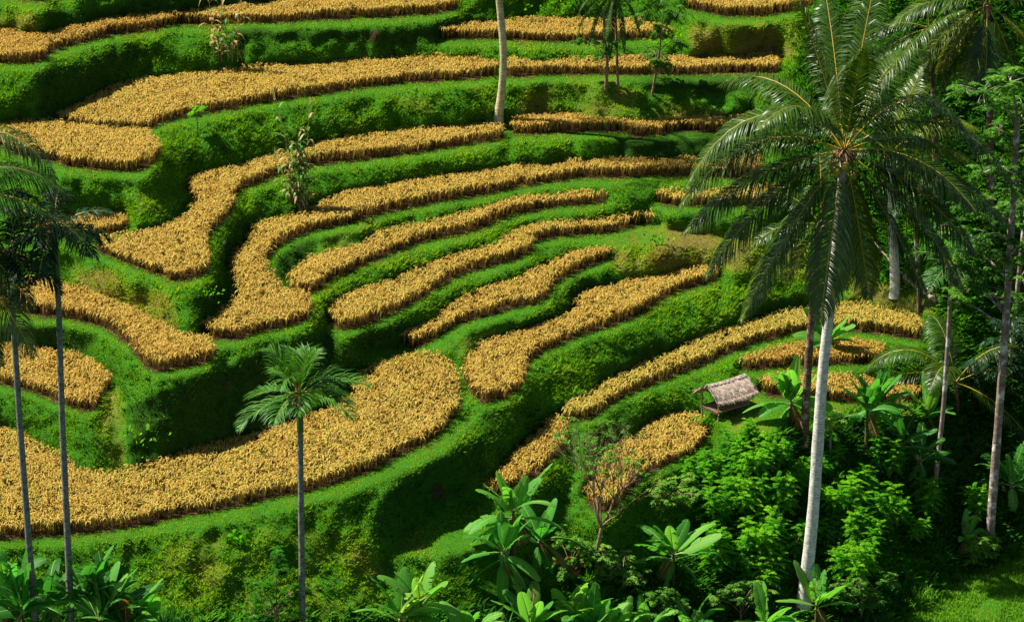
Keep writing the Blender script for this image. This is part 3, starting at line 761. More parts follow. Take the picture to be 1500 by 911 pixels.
palm('coconut palm with a curved straw coloured trunk on the turf bank at top centre', [(729,178),(737,120),(738,70),(731,0),(722,-110),(714,-230)], 0.19, 0.14, [(k * 32.0 + 5, 0.9, (-.5, .1, .5)[k % 3]) for k in range(12)], 8, 4.6, 1.0, 0.026, M_PALM, M_YELLOWBARK, nl=50, flare=1.6, skirt_=2)
palm('coconut palm whose drooping fronds hang in from the left side, trunk out of view', [(-150,960),(-130,600),(-112,300)], 0.24, 0.16, [(22,1.6,.1,1.0,.1),(64,1.7,.1,1.0,.1),(-25,.9,.3,.8),(-40,.7,.4,1.0,.4),(40,1.6,-.2,.85),(90,.8,0),(130,1.2,0),(160,1.1,.1),(200,.8,.1),(240,.6,0),(300,.7,.2,.9)], 9, 6.6, 1.6, 0.024, M_PALM, M_PALE, nl=110, skirt_=2, tone=0.24, hang=0.9, jit=0.05, fold=0.12, rtone=0.75)
palm('young coconut palm with low arching fronds by the shaded gully', [(1402,600),(1400,560)], 0.12, 0.10, [(150,1.6,.1,1.1),(128,1.7,.0,1.25),(172,1.3,.4,.9,-.1),(30,1.5,.0,1.1,-.1),(60,1.4,.1,1,-.1),(345,1.0,.3,1,-.15),(100,1.0,-.4,.9),(110,1.6,.5,.9)], 10, 4.2, 1.1, 0.019, M_PALM, M_BROWN, nl=110, jit=0.06, fold=0.12, tone=0.32, flare=1)

# ------------------------------------------------------------ areca palms
def ring(n, lo, hi, seed, L=(0.9, 1.1)):
    r = np.random.default_rng(seed); o = []
    for k in range(n):
        az = 2 * math.pi * (k + r.uniform(-.25, .25)) / n; el = R(r.uniform(lo, hi))
        d = np.array([math.cos(az) * math.cos(el), math.sin(az) * math.cos(el), math.sin(el)])
        dep = math.asin(-d[1]); phi = math.degrees(math.atan2(d[2], d[0]))
        o.append((phi, r.uniform(0.7, 1.3), dep, r.uniform(*L)))
    return o
palm('fan headed areca palm alone in front of the largest rice plot', [(443,960),(443,880),(441,760),(440,632)], 0.125, 0.10, ring(9, -12, 30, 1, (.95, 1.2)) + ring(7, 38, 80, 2, (.8, 1.05)), 12, 2.15, 1.0, 0.022, M_ARECA, M_ARECABARK, nl=42, name='areca_palm', group='areca palms', shaft=1.55, skirt_=3, tone=0.6, hang=0.4, fold=0.5, rach=0.022, flare=1.1, jit=0.09, fwd=1.15)
palm('outer slim areca palm with dark crown, nearer the left edge', [(56,960),(45,830),(29,620),(17,430),(14,405)], 0.13, 0.10, ring(8, -25, 20, 3) + ring(5, 25, 70, 4), 13, 2.2, 0.85, 0.036, M_DARKPALM, M_ARECABARK, nl=30, name='areca_palm', group='areca palms', shaft=0.9, skirt_=2, tone=0.15, hang=0.7, fold=0.2, rach=0.025, flare=1.1)
palm('inner slim areca palm with dark crown, its fronds over the grassy knoll', [(106,960),(101,830),(91,620),(86,440),(84,412)], 0.13, 0.10, ring(7, -25, 15, 5) + ring(5, 20, 70, 6), 14, 2.2, 0.85, 0.038, M_DARKPALM, M_ARECABARK, nl=28, name='areca_palm', group='areca palms', shaft=2.1, skirt_=2, tone=0.15, hang=0.7, fold=0.2, rach=0.025, flare=1.1)
palm('thin areca palm with a dark stem rising just right of the fallen logs', [(1347,462),(1345,400),(1338,300)], 0.11, 0.08, ring(8, -20, 50, 7), 15, 1.7, 0.6, 0.026, M_ARECA, M_BROWN, nl=20, name='areca_palm', group='areca palms', shaft=0.5, tone=0.25, hang=0.7, rach=0.02)
palm('thin areca palm with a spotted stem in the shaded gully', [(1368,722),(1382,600),(1390,480),(1393,400)], 0.11, 0.09, ring(9, -20, 60, 8), 16, 2.0, 0.65, 0.028, M_ARECA, M_LICHEN, nl=20, name='areca_palm', group='areca palms', shaft=0.5, tone=0.3, hang=0.7, rach=0.02)
palm('small young areca palm with pale leaves between the tall trunks and the banana plants', [(1217,672),(1216,640)], 0.06, 0.05, ring(7, 10, 70, 9), 17, 1.1, 0.4, 0.02, M_ARECA, M_ARECABARK, nl=16, name='areca_palm', group='areca palms', shaft=0.3, tone=0.85, hang=0.4, rach=0.015)

# ------------------------------------------------------------ banana plants
def banana(label, base, height, leaves, seed, size=1.0, tone=0.5, group='banana plants', r0=0.11, lean=0.0):
    """leaves: (image angle, droop, depth tilt, length factor, tone shift)"""
    r = np.random.default_rng(seed); b = at(*base)
    root = empty('banana_plant', b, label, 'banana plant', group)
    P = np.array([[lean * height * t * t, 0, height * t - 0.2 * (1 - t)] for t in np.linspace(0, 1, 8)])
    m = MB(); tube(m, P, np.linspace(r0, r0 * 0.5, 8), 10, 0.5); m.build('pseudostem', M_BSTEM, root)
    C = P[-1]
    leaves = list(leaves) + [(r.uniform(50, 130), r.uniform(.25, .8), r.uniform(-.5, .7), r.uniform(.8, 1.1), r.normal(.05, .12)) for _ in range(4)] + [(r.uniform(225, 315), .25, r.uniform(.1, .6), r.uniform(.45, .65), .55 if q else r.uniform(-.1, .5)) for q in range(2)]
    for k, lf in enumerate(leaves):
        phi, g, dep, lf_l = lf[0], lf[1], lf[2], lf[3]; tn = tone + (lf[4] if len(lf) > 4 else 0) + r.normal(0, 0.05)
        a = R(phi); c_ = math.cos(dep); d0 = np.array([math.cos(a) * c_, -math.sin(dep), math.sin(a) * c_])
        L = 2.35 * size * lf_l; n = 22
        Q = bend(C - d0 * 0.1 - ZA * r.uniform(0, 0.16) * height * (0.3 if phi > 50 and phi < 130 else 1), d0, L, g, n, 1.5); roll = r.uniform(-0.6, 0.6)
        m = MB(); tube(m, Q, np.linspace(0.028, 0.006, n + 1) * size, 5, r.uniform(0, 1), 1, cap=False)
        T = unit(np.gradient(Q, axis=0))
        ref = np.cross(T, ZA); ln = np.linalg.norm(ref, axis=1, keepdims=True)
        rnd = unit(np.array([1.0, -0.6, 0.1]) * (1 if r.uniform() < 0.5 else -1))
        side = unit(np.where(ln > 0.45, ref / (ln + 1e-9), np.cross(T, np.cross(rnd, T)) ))
        upv = unit(np.cross(side, T)); upv *= np.sign(upv[:, 2:3] + 1e-6)
        side, upv = side * math.cos(roll) + upv * math.sin(roll), upv * math.cos(roll) - side * math.sin(roll)
        s = np.linspace(0, 1, n + 1); wid = 0.29 * size * np.clip(np.sin(np.pi * np.clip((s - 0.14) / 0.86, 0, 1) ** 0.8), 0, 1) ** 0.42 * (0.75 + 0.25 * lf_l)
        wid = np.where(s < 0.14, 0, wid)
        for sg in (-1, 1):
            drop = 0.0; rag = r.uniform(0.1, 0.95)
            i = 0
            while i < n:
                seg = int(r.integers(1, 5)) if rag > 0.45 else n
                j = min(n, i + seg)
                fold = r.uniform(-0.1, 0.4) if seg < n else 0.22
                ii = np.arange(i, j + 1); k_ = len(ii)
                shr = np.ones(k_)
                if seg < n and k_ > 1: shr = np.linspace(1, r.uniform(0.7, 1.0), k_) * r.uniform(0.85, 1.04)
                o1 = (side[ii] * sg + upv[ii] * fold + T[ii] * 0.15); o2 = (side[ii] * sg - upv[ii] * (0.45 - fold * 0.6) + T[ii] * 0.3)
                w = (wid[ii] * shr)[:, None]
                p1 = Q[ii] + o1 * w * 0.5; p2 = p1 + o2 * w * 0.55
                V = np.concatenate([Q[ii], p1, p2]); aa = np.arange(k_ - 1)
                F = np.concatenate([np.stack([aa, aa + 1, k_ + aa + 1, k_ + aa], 1), np.stack([k_ + aa, k_ + aa + 1, 2 * k_ + aa + 1, 2 * k_ + aa], 1)])
                vein = 0.05 * (np.arange(k_) % 2) 
                tt = np.clip(np.concatenate([tn + 0.06 + vein, tn + vein, tn - 0.03 + vein]), 0, 1)
                m.add(V, F, tt, 0); i = j
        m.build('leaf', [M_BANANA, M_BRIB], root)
    return root
def fan(n, seed, lo=15, hi=165, g=(0.3, 1.3), L=(0.7, 1.1), dep=(-0.6, 0.7)):
    r = np.random.default_rng(seed)
    return [(lo + (hi - lo) * (k + r.uniform(0.1, 0.9)) / n, r.uniform(*g), r.uniform(*dep), r.uniform(*L), r.normal(0, 0.1)) for k in range(n)]
banana('big ragged banana plant in the middle, upright leaves against the small slanting rice plot', (752,838), 2.7, [(105,.3,.2,.95,.1),(75,.4,.1,.8),(128,.6,.2,.9,.1),(165,.9,.3,.95,.1),(150,1.3,.5,1.0),(185,.8,.4,.9,.05),(20,1.2,.2,1.0,.05),(45,1.1,.3,.9),(300,.4,.5,.6,.4),(250,.3,.5,.8,.05),(340,.8,.4,.8,-.1),(210,.8,.4,.8,-.1)], 31, 1.0, 0.62)
banana('lower banana plant leaning at the left foot of the big ragged one', (738,872), 1.9, [(165,.8,.3,.9,-.1),(195,.9,.4,.95,-.15),(110,.5,.2,.7),(60,.7,.3,.8,.1),(268,.2,.4,.9,.25),(350,1.0,.4,.9,.15),(320,1.0,.4,.8)], 32, 0.9, 0.5)
banana('banana plant with brown hanging leaves on the right of the big ragged one', (790,850), 1.8, [(25,1.1,.2,1.0,.05),(60,.9,.2,.8,-.1),(335,.8,.4,.8,.45),(300,.6,.4,.7,-.1),(130,.8,.3,.7,.0)], 33, 0.9, 0.5)
banana('banana plant with one long leaf pointing up right, below the half bare tree', (985,862), 1.6, [(38,.25,.2,1.05,.15),(25,.5,.3,.9),(97,.2,.3,.75,.2),(115,.3,.2,.8),(140,.5,.3,.9,-.05),(160,.7,.3,.8,-.05),(70,.4,-.3,.7,-.1),(250,.2,.5,.7,.1),(330,.6,.4,.7,-.1)], 34, 1.0, 0.6)
banana('broad leaved banana plant at the bottom, right of the lone areca palm', (588,960), 1.6, [(72,.3,.3,1.05,.15),(62,.4,.5,1.0,.2),(112,.5,.2,1.0,-.1),(40,.8,.3,1.0,.0),(24,1.0,.4,1.0,.1),(10,.9,.5,.95,.05),(130,.9,.3,.9),(85,.2,-.3,.8)], 35, 1.1, 0.62)
banana('banana plant at the bottom edge with leaf tips fanned out, below the big ragged one', (832,960), 1.5, [(105,.4,.3,.95,.1),(75,.4,.2,1.0,.15),(50,.5,.2,1.05,.12),(30,.8,.4,1.0,.05),(135,.6,.3,.9,.1),(95,.3,.5,.7)], 36, 1.0, 0.66)
banana('banana plant cut by the bottom edge, left neighbour of the fanned out one', (778,965), 1.4, [(100,.3,.3,.95,.1),(80,.3,.4,.8,.15),(125,.6,.2,1,.0),(55,.7,.3,.9)], 37, 1.0, 0.62)
banana('banana plant with yellow edged leaf at the bottom edge, right of the fanned out one', (940,965), 1.2, [(60,.4,.3,.9,.15),(85,.3,.4,.8,.2),(120,.5,.2,.9,.05),(30,.8,.3,.8)], 38, 0.9, 0.62)
banana('banana plant at the foot of the tall pale coconut trunk', (1195,925), 1.2, [(150,.5,.3,1.0,.1),(60,.5,.3,.9,.1),(100,.4,.4,.9,.15),(35,.8,.3,.9,.0),(170,.8,.4,.9,.1),(80,.3,-.2,.8)], 39, 0.9, 0.62)
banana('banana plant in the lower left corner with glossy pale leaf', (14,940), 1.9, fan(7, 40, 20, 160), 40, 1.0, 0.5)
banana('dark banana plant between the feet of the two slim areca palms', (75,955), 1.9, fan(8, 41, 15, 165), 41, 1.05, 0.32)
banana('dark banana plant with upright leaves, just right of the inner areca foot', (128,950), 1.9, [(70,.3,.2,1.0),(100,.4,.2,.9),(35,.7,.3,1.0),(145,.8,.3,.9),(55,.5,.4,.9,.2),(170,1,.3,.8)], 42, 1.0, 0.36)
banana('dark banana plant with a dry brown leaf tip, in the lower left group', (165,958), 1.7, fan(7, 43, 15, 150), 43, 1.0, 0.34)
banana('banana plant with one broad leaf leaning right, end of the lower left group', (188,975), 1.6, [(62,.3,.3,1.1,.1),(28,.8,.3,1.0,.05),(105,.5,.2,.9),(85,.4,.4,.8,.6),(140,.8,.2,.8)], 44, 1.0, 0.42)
banana('banana plant with bright split leaves between the hut and the brown trunk', (1158,618), 0.9, [(88,.15,.3,1.15,.15),(105,.2,.4,.9,.15),(160,.9,.3,1.0,.05),(150,1.3,.5,.8,.0),(60,.5,.1,.8,.1),(20,1.0,.2,.8,.1),(340,.8,.3,.6)], 45, 1.05, 0.66)
banana('young banana plant up on the curved turf rim behind the tall pale trunk', (1212,520), 0.7, [(150,.7,.1,.9,.05),(60,.4,.1,.9,.15),(100,.5,.2,.7),(25,.9,.2,.7),(170,.8,.3,.6)], 46, 0.85, 0.55)
banana('tall thin banana plant, left one of the dark pair on the shaded bank', (1268,665), 2.1, [(125,.5,.2,.95,-.15),(75,.4,.2,.8,-.1),(160,1.0,.2,.8,-.2),(30,1.0,.2,.8),(100,.5,-.3,.8),(200,.8,.2,.6)], 47, 0.85, 0.42)
banana('tall thin banana plant, right one of the dark pair on the shaded bank', (1283,640), 1.7, [(130,.6,.2,.8,-.15),(45,.6,.2,.9,-.1),(20,1.0,.2,.9,.0),(85,.4,-.3,.8),(165,1.0,.2,.6)], 48, 0.8, 0.4)
banana('small banana plant with one sunlit upright leaf at the gully edge', (1357,632), 0.8, [(80,.2,.2,.9,.3),(130,.7,.2,.8,.05),(165,1.0,.2,.7,-.1),(45,.7,.2,.7)], 49, 0.85, 0.5)
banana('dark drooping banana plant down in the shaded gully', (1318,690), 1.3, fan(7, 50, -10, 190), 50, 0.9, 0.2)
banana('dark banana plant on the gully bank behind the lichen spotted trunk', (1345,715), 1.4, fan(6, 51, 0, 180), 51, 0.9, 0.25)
banana('broad leaved banana plant at the right edge by the lichen spotted trunk', (1480,745), 1.2, fan(7, 52, 10, 170), 52, 0.95, 0.42)
banana('small banana plant high by the fallen logs', (1395,420), 1.1, [(140,.8,.2,.9,.1),(165,1.0,.2,.9,.15),(100,.5,.1,.7),(40,.8,.2,.8)], 53, 0.8, 0.6)
banana('banana seedling in the feathery shrubs right of the tall pale trunk', (1412,812), 0.7, fan(5, 54, 30, 150), 54, 0.6, 0.62)

banana('bright banana plant at the bottom edge, left of the dark tall grass clump', (222,985), 1.6, fan(6, 61, 30, 150), 61, 0.95, 0.5)
banana('tall banana plant in the corner with leaves crossing the outer areca trunk', (40,985), 2.5, fan(6, 62, 30, 150), 62, 1.1, 0.4)
banana('banana plant with torn leaves rising between the inner areca foot and the dark grass', (150,990), 2.3, fan(6, 63, 35, 145), 63, 1.0, 0.45)
banana('upright banana plant at the bottom edge, left of the green grass clump', (690,985), 1.5, fan(5, 64, 45, 135, dep=(0, .8)), 64, 0.95, 0.6)
banana('upright banana plant at the bottom edge below the red flowered bush', (868,990), 1.9, fan(5, 65, 45, 135, dep=(0, .8)), 65, 1.0, 0.62)
banana('short banana plant at the bottom edge below the light green leafy bush', (905,985), 1.5, fan(5, 66, 50, 140, dep=(0, .8)), 66, 0.9, 0.66)
banana('young bright banana plant pushing up behind the broad leaved one at the bottom', (618,952), 1.9, [(95,.3,.3,.8,.15),(60,.5,.3,.9,.1),(125,.6,.2,.8),(20,1.0,.3,.9,.1)], 55, 0.9, 0.66)
banana('banana plant at the bottom edge under the one with the long up right leaf', (1010,960), 1.3, fan(6, 56, 20, 160), 56, 0.8, 0.5)
banana('banana plant at the bottom edge, left of the tall pale coconut trunk', (1120,955), 1.2, fan(7, 57, 15, 165), 57, 0.9, 0.6)

# ------------------------------------------------------------ leafy shrubs and trees
def pinnate(mb, p0, d0, L, g, npair, ll, lw, tone, r, mat=0):
    Q = bend(p0, d0, L, g, 6, 1.2)
    T = unit(np.gradient(Q, axis=0))
    s = np.linspace(0.12, 1.0, npair); b = lerp_path(Q, s); t = unit(lerp_path(T, s))
    side = np.cross(t, ZA); side = unit(np.where(np.linalg.norm(side, axis=1, keepdims=True) > 0.2, side, np.cross(t, XA)))
    for sg in (-1, 1):
        d = unit(side * sg + t * 0.45 - ZA * 0.25 + r.normal(0, 0.14, (npair, 3)))
        l = ll * np.clip(np.sin(np.pi * (0.2 + 0.7 * s)), 0.3, 1)[:, None]
        w = unit(np.cross(d, ZA) + r.normal(0, 0.25, (npair, 3))) * lw
        P = np.stack([b, b + d * l * 0.5, b + d * l - ZA * l * 0.1], 1)
        strips(mb, P, np.stack([w * 0.25, w, w * 0.12], 1), np.clip(tone + r.normal(0, 0.07, npair), 0, 1), mat)

def plume_shrub_meshes(seed, nsp, hgt, spread, leafL=0.62, npair=12, ll=0.115, lw=0.026, tone=0.5, nleaf=22):
    r = np.random.default_rng(seed); fol = MB(); st = MB()
    for k in range(nsp):
        az = r.uniform(0, 6.28); d = np.array([math.cos(az), math.sin(az), 0]); q = r.uniform(0.15, 1.0) ** 0.7
        p0 = d * spread * 0.15 * q; h = hgt * r.uniform(0.65, 1.05) * (1 - 0.25 * q)
        tip = d * spread * q + ZA * h
        s = np.linspace(0, 1, 8)[:, None]; P = p0 + (tip - p0) * s + d * 0.25 * spread * np.sin(s * math.pi) * q * 0.4
        tube(st, P, np.linspace(0.035, 0.008, 8), 5, 0.5)
        tn = tone + r.normal(0, 0.12)
        for j in range(nleaf):
            s_ = 0.30 + 0.70 * (j + r.uniform(0, 1)) / nleaf
            b = P[int(s_ * 6.99)] * (1 - (s_ * 7) % 1) + P[min(7, int(s_ * 7) + 1)] * ((s_ * 7) % 1)
            a = j * 2.4 + r.uniform(-.3, .3); el = 0.15 + 0.9 * s_ ** 3
            dd = np.array([math.cos(a) * math.cos(el), math.sin(a) * math.cos(el), math.sin(el)])
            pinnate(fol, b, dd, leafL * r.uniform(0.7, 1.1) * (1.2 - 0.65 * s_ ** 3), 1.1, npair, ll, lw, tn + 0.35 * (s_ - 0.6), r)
    return fol, st
SH = []
for sd_i, (n_, h_, w_, tn_) in enumerate([(8, 2.2, 0.9, .5), (10, 1.9, 1.15, .6), (7, 2.6, 0.75, .5), (9, 1.6, 1.0, .55)]):
    f_, s2 = plume_shrub_meshes(60 + sd_i, n_, h_, w_, tone=tn_)
    SH.append((f_, s2))
SHRUBS = [(1085,668,.85,0),(1100,690,1.1,1),(1135,688,.85,2),(1165,715,.95,0),(1060,705,.9,3),(1095,745,1.1,1),(1140,755,1.1,0),(1050,770,1.0,2),(1105,800,1.2,1),(1150,815,1.1,3),
 (1240,745,1.1,1),(1275,760,1.2,0),(1235,795,1.1,3),(1300,700,1.0,2),(1310,770,.95,1),(1355,755,1.0,0),(1345,790,.75,1),(1265,805,.95,0),(1255,850,1.1,1),(1430,760,1.0,0),(1060,840,1.1,0),(1120,860,1.0,1),(1215,690,.8,3),(1290,655,.8,2),(1020,700,.8,3)]
ref_sh = {}
LABEL_SH = 'feathery bright green leguminous shrub in the thicket below the hut and palms'
for k, (u, v, sc, var) in enumerate(SHRUBS):
    p = at(u, v)
    root = empty('feathery_shrub', p, LABEL_SH, 'shrub', 'feathery shrubs of the lower right thicket')
    if var not in ref_sh:
        a = SH[var][0].build('foliage', M_SHRUB, root); b = SH[var][1].build('stems', M_TWIG, root)
        ref_sh[var] = (a, b)
    else:
        for s_o in ref_sh[var]:
            c = s_o.copy(); col.objects.link(c); c.parent = root
    root.rotation_euler = (0, 0, random.uniform(0, 6.28)); root.scale = (sc * random.uniform(.9, 1.1), sc * random.uniform(.9, 1.1), sc * random.uniform(.85, 1.1))

def branchy(m, tips, p, d, L, rad, depth, r, split=3, ang=0.55, up=0.25):
    n = 5; P = [p]; dd = d.copy()
    for i in range(n):
        dd = unit(dd + r.normal(0, 0.12, 3) + ZA * up * 0.15); P.append(P[-1] + dd * L / n)
    tube(m, np.array(P), np.linspace(rad, rad * 0.62, n + 1), 6, 0.5)
    if depth == 0:
        tips.append((P[-1], dd)); return
    for k in range(split):
        a = r.uniform(0, 6.28); ax = unit(np.cross(dd, np.array([math.cos(a), math.sin(a), 0.3])))
        nd = unit(dd + ax * ang * r.uniform(0.6, 1.4) + ZA * up)
        branchy(m, tips, P[-1] if k else P[-1], nd, L * r.uniform(0.6, 0.85), rad * 0.6, depth - 1, r, split, ang, up)

def leafy_tree(name, label, cat, path_px, r0, r1, limbs, seed, leafmat, bark, leafL=0.5, npair=7, ll=0.16, lw=0.04, per=14, tone=0.5, droop=1.2, group=None, radius=0.5, depth_spread=1.6):
    """trunk along photograph places; limbs run to crown clumps given as (u, v, radius in px, weight)"""
    r = np.random.default_rng(seed); b = at(*path_px[0]); P = trunk_path(path_px, b[1], b[1] - 0.2); P[0] = b - ZA * 0.2
    root = empty(name, b, label, cat, group)
    m = MB(); tube(m, P - b, np.linspace(r0, r1, len(P)) * (1 + r.normal(0, 0.04, len(P))), 10, 0.5)
    m.build('trunk', bark, root)
    mf = MB(); ml = MB(); k_m = mpp(b)
    for (u, v, rp, wgt) in limbs:
        dy = r.uniform(-depth_spread, depth_spread) * 0.6; c = plane_pt(b[1] + dy, u, v) - b; rad = rp * k_m
        # limb from the nearest sensible trunk height
        zt = np.clip(c[2] - rad * 0.6 - abs(c[0] - (P[-1] - b)[0]) * 0.5, (P[6] - b)[2], (P[-1] - b)[2])
        i = int(np.argmin(abs((P - b)[:, 2] - zt))); q0 = (P - b)[i]
        s = np.linspace(0, 1, 7)[:, None]; Lp = q0 + (c - q0) * s + ZA * 0.2 * np.sin(s * math.pi)
        tube(ml, Lp, np.linspace(r1 * 0.55, 0.02, 7), 6, 0.5)
        for j in range(int(per * wgt)):
            e = unit(r.normal(0, 1, 3)) * rad * r.uniform(0.35, 1.0) * np.array([1, 1, 0.75])
            tw = c + e
            tube(ml, np.array([c + e * 0.1, c + e * 0.55 + ZA * 0.03, tw]), [0.014, 0.010, 0.006], 4, 0.5, cap=False)
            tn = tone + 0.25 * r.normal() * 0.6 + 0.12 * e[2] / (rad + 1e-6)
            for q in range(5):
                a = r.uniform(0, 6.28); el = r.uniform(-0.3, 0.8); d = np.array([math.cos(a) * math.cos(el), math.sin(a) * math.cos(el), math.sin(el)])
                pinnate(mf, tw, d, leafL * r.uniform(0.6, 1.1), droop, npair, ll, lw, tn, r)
    ml.build('limbs', bark, root)
    mf.build('crown', leafmat, root)
    return root
leafy_tree('tall_tree', 'tall light crowned tree with thin lichen spotted trunk at the right side', 'tree', [(1449,798),(1460,650),(1473,480),(1482,330),(1490,180)], 0.20, 0.12,
 [(1480,120,45,1.2),(1440,135,40,1.0),(1500,160,40,1.0),(1465,190,35,.8),(1460,245,45,1.1),(1500,270,40,1),(1430,300,35,.8),(1470,320,40,1),(1420,365,35,.8),(1470,385,35,.8),(1440,420,38,.9),(1405,440,28,.6),(1500,360,40,1),(1385,330,28,.6),(1400,400,30,.6),(1510,430,40,.8),(1520,220,50,1),(1460,345,30,.6)], 71, M_TREELEAF, M_LICHEN, per=15, tone=0.45)
leafy_tree('tall_tree', 'second thin trunk tree leaning at the very right edge behind the lichen spotted one', 'tree', [(1478,560),(1490,430),(1500,330)], 0.14, 0.09, [(1500,300,40,1),(1480,440,40,.9),(1520,380,50,1),(1510,480,40,.8)], 72, M_TREELEAF, M_LICHEN, per=14, tone=0.35)
leafy_tree('small_tree', 'small crooked tree with dark drooping fronds at top centre', 'tree', [(887,132),(890,95),(886,60),(884,10)], 0.09, 0.05, [(890,72,13,.6),(872,62,10,.5),(905,62,12,.5),(850,58,12,.6),(880,85,8,.3)], 73, M_TREELEAF, M_TWIG, leafL=0.35, npair=5, ll=0.14, lw=0.04, per=9, tone=0.15, droop=1.6)
palm('slender fern like palm whose dark narrow fronds droop into the top edge', [(905,128),(903,60),(900,-18)], 0.07, 0.05, [(200,2.6,.3,1.1),(175,3.0,.2,1.0),(230,2.0,.3,1.05),(255,1.2,.5,1.1),(285,1.4,.4,1.1),(320,2.2,.3,1.0),(20,2.6,.2,1.1),(60,3.0,.1,1.1),(140,3.0,.0,.9),(5,2.8,-.3,1.2),(265,1.0,.3,1.25)], 19, 2.9, 0.3, 0.024, M_DARKPALM, M_TWIG, nl=70, name='fern_palm', tone=0.75, hang=0.5, fold=0.2, rach=0.018, flare=1.1, jit=0.06, fwd=0.5, rtone=0.1)
leafy_tree('small_tree', 'slender tree with a yellow green crown right of the crooked one at top centre', 'tree', [(955,140),(962,100),(968,60)], 0.07, 0.04, [(965,40,22,.8),(985,20,20,.7),(945,25,20,.7),(955,75,14,.6),(968,92,11,.9),(975,0,22,.7),(995,60,12,.3)], 74, M_TREELEAF, M_TWIG, leafL=0.7, npair=10, ll=0.18, lw=0.04, per=7, tone=0.4, droop=1.6)
leafy_tree('sapling', 'lone sapling with a tuft of bright leaves on the lush bank at the upper left', 'sapling', [(289,200),(289,180)], 0.03, 0.02, [(289,162,10,1),(294,158,7,.6),(283,168,6,.5)], 75, M_SHRUB, M_TWIG, leafL=0.25, npair=4, ll=0.12, lw=0.04, per=9, tone=0.85, radius=.2, depth_spread=0.2)
leafy_tree('dark_tree', 'dark crowned tree overhanging the shaded gully at the right edge', 'tree', [(1515,640),(1520,560),(1530,470)], 0.16, 0.1, [(1500,540,45,1),(1460,520,40,1),(1530,500,50,1),(1425,540,30,.7),(1490,480,35,.8)], 76, M_DARKLEAF, M_BROWN, leafL=0.9, npair=12, ll=0.3, lw=0.03, per=8, tone=0.4, droop=1.6)
leafy_tree('leafy_bush', 'fine leaved rounded bush at the foot of the lone areca palm', 'bush', [(405,945),(405,900)], 0.07, 0.05, [(405,835,24,1),(385,865,26,1.2),(425,870,26,1.1),(400,895,34,1.4),(440,905,24,.8),(370,900,24,.8),(405,812,14,.5),(450,868,12,.4)], 77, M_SHRUB, M_TWIG, leafL=0.4, npair=9, ll=0.08, lw=0.02, per=16, tone=0.22, depth_spread=0.8)

for lab, u, v, w, hh, tn, sd_ in [('leafy bush with red blossoms, left of the half bare tree foot', 836, 850, 30, 62, .7, 83), ('light green leafy bush right of the half bare tree foot', 912, 862, 34, 58, .75, 84),
    ('leafy bush below the banana with the long up right leaf', 968, 925, 36, 55, .6, 85), ('low leafy bush at the bottom edge near the tall pale trunk', 1085, 915, 40, 60, .65, 86), ('leafy bush between the tall pale trunk foot and the young rice', 1262, 905, 40, 60, .6, 87), ('round bush hugging the foot of the lichen spotted trunk', 1436, 822, 20, 34, .85, 88),
    ('leafy bush on the slope left of the hut shrubs, below the rice', 990, 742, 30, 40, .8, 89)]:
    bb = leafy_tree('leafy_bush', lab, 'bush', [(u, v), (u, v - 20)], 0.05, 0.03, [(u + random.uniform(-w, w), v - random.uniform(0.1, 1) * hh, 17, .8) for _ in range(10)], sd_, M_TREELEAF, M_TWIG, leafL=0.3, npair=4, ll=0.15, lw=0.045, per=9, tone=tn - .12, depth_spread=1.2)
    if 'red' in lab:
        rr = np.random.default_rng(5)
        for q in range(5):
            mm_ = MB(); c_ = np.array([rr.uniform(-.6, .7), -rr.uniform(.5, .9), rr.uniform(.6, 1.7)])
            for a_ in range(5):
                dd = np.array([math.cos(a_ * 1.257), -.5, math.sin(a_ * 1.257)]); wv = np.cross(dd, YA) * .05
                strips(mm_, np.array([[c_, c_ + dd * .05, c_ + dd * .09]]), np.array([[wv * .3, wv, wv * .4]]), [rr.uniform(0, 1)])
            mm_.build('blossom', M_RED, bb)

# half bare tree with thin crooked branches
def bare_tree():
    r = np.random.default_rng(81); b = at(873, 842)
    root = empty('half_bare_tree', b, 'half bare tree with a forked brown crown before the plot left of the hut', 'tree')
    m = MB(); tips = []
    P = np.array([[0, 0, -0.2], [0.05, 0, 0.5], [0.02, 0, 1.1], [0.14, 0, 1.75], [0.2, 0, 2.1]])
    tube(m, P, [0.11, 0.095, 0.085, 0.08, 0.075], 9, 0.5)
    m.build('trunk', M_TWIG, root); m = MB()
    for d, L in [((-.55, 0, 1), 1.5), ((-.25, .3, 1.2), 1.7), ((.2, -.3, 1.2), 1.7), ((.4, .3, 1.1), 1.6), ((-.4, -.3, 1), 1.5), ((.0, .1, 1.3), 1.8), ((.55, -.1, .9), 1.4)]:
        branchy(m, tips, P[-1], unit(np.array(d)), L * 0.86, 0.045, 4, r, 3, 0.38, 0.22)
    m.build('branches', M_TWIG, root)
    f = MB()
    for p, d in tips:
        if r.uniform() < 0.22:
            for q in range(3):
                pinnate(f, p, unit(d + r.normal(0, 0.5, 3)), 0.16, 0.8, 3, 0.14, 0.035, 0.55 + r.normal(0, 0.2), r)
    f.build('leaves', M_TREELEAF, root)
bare_tree()
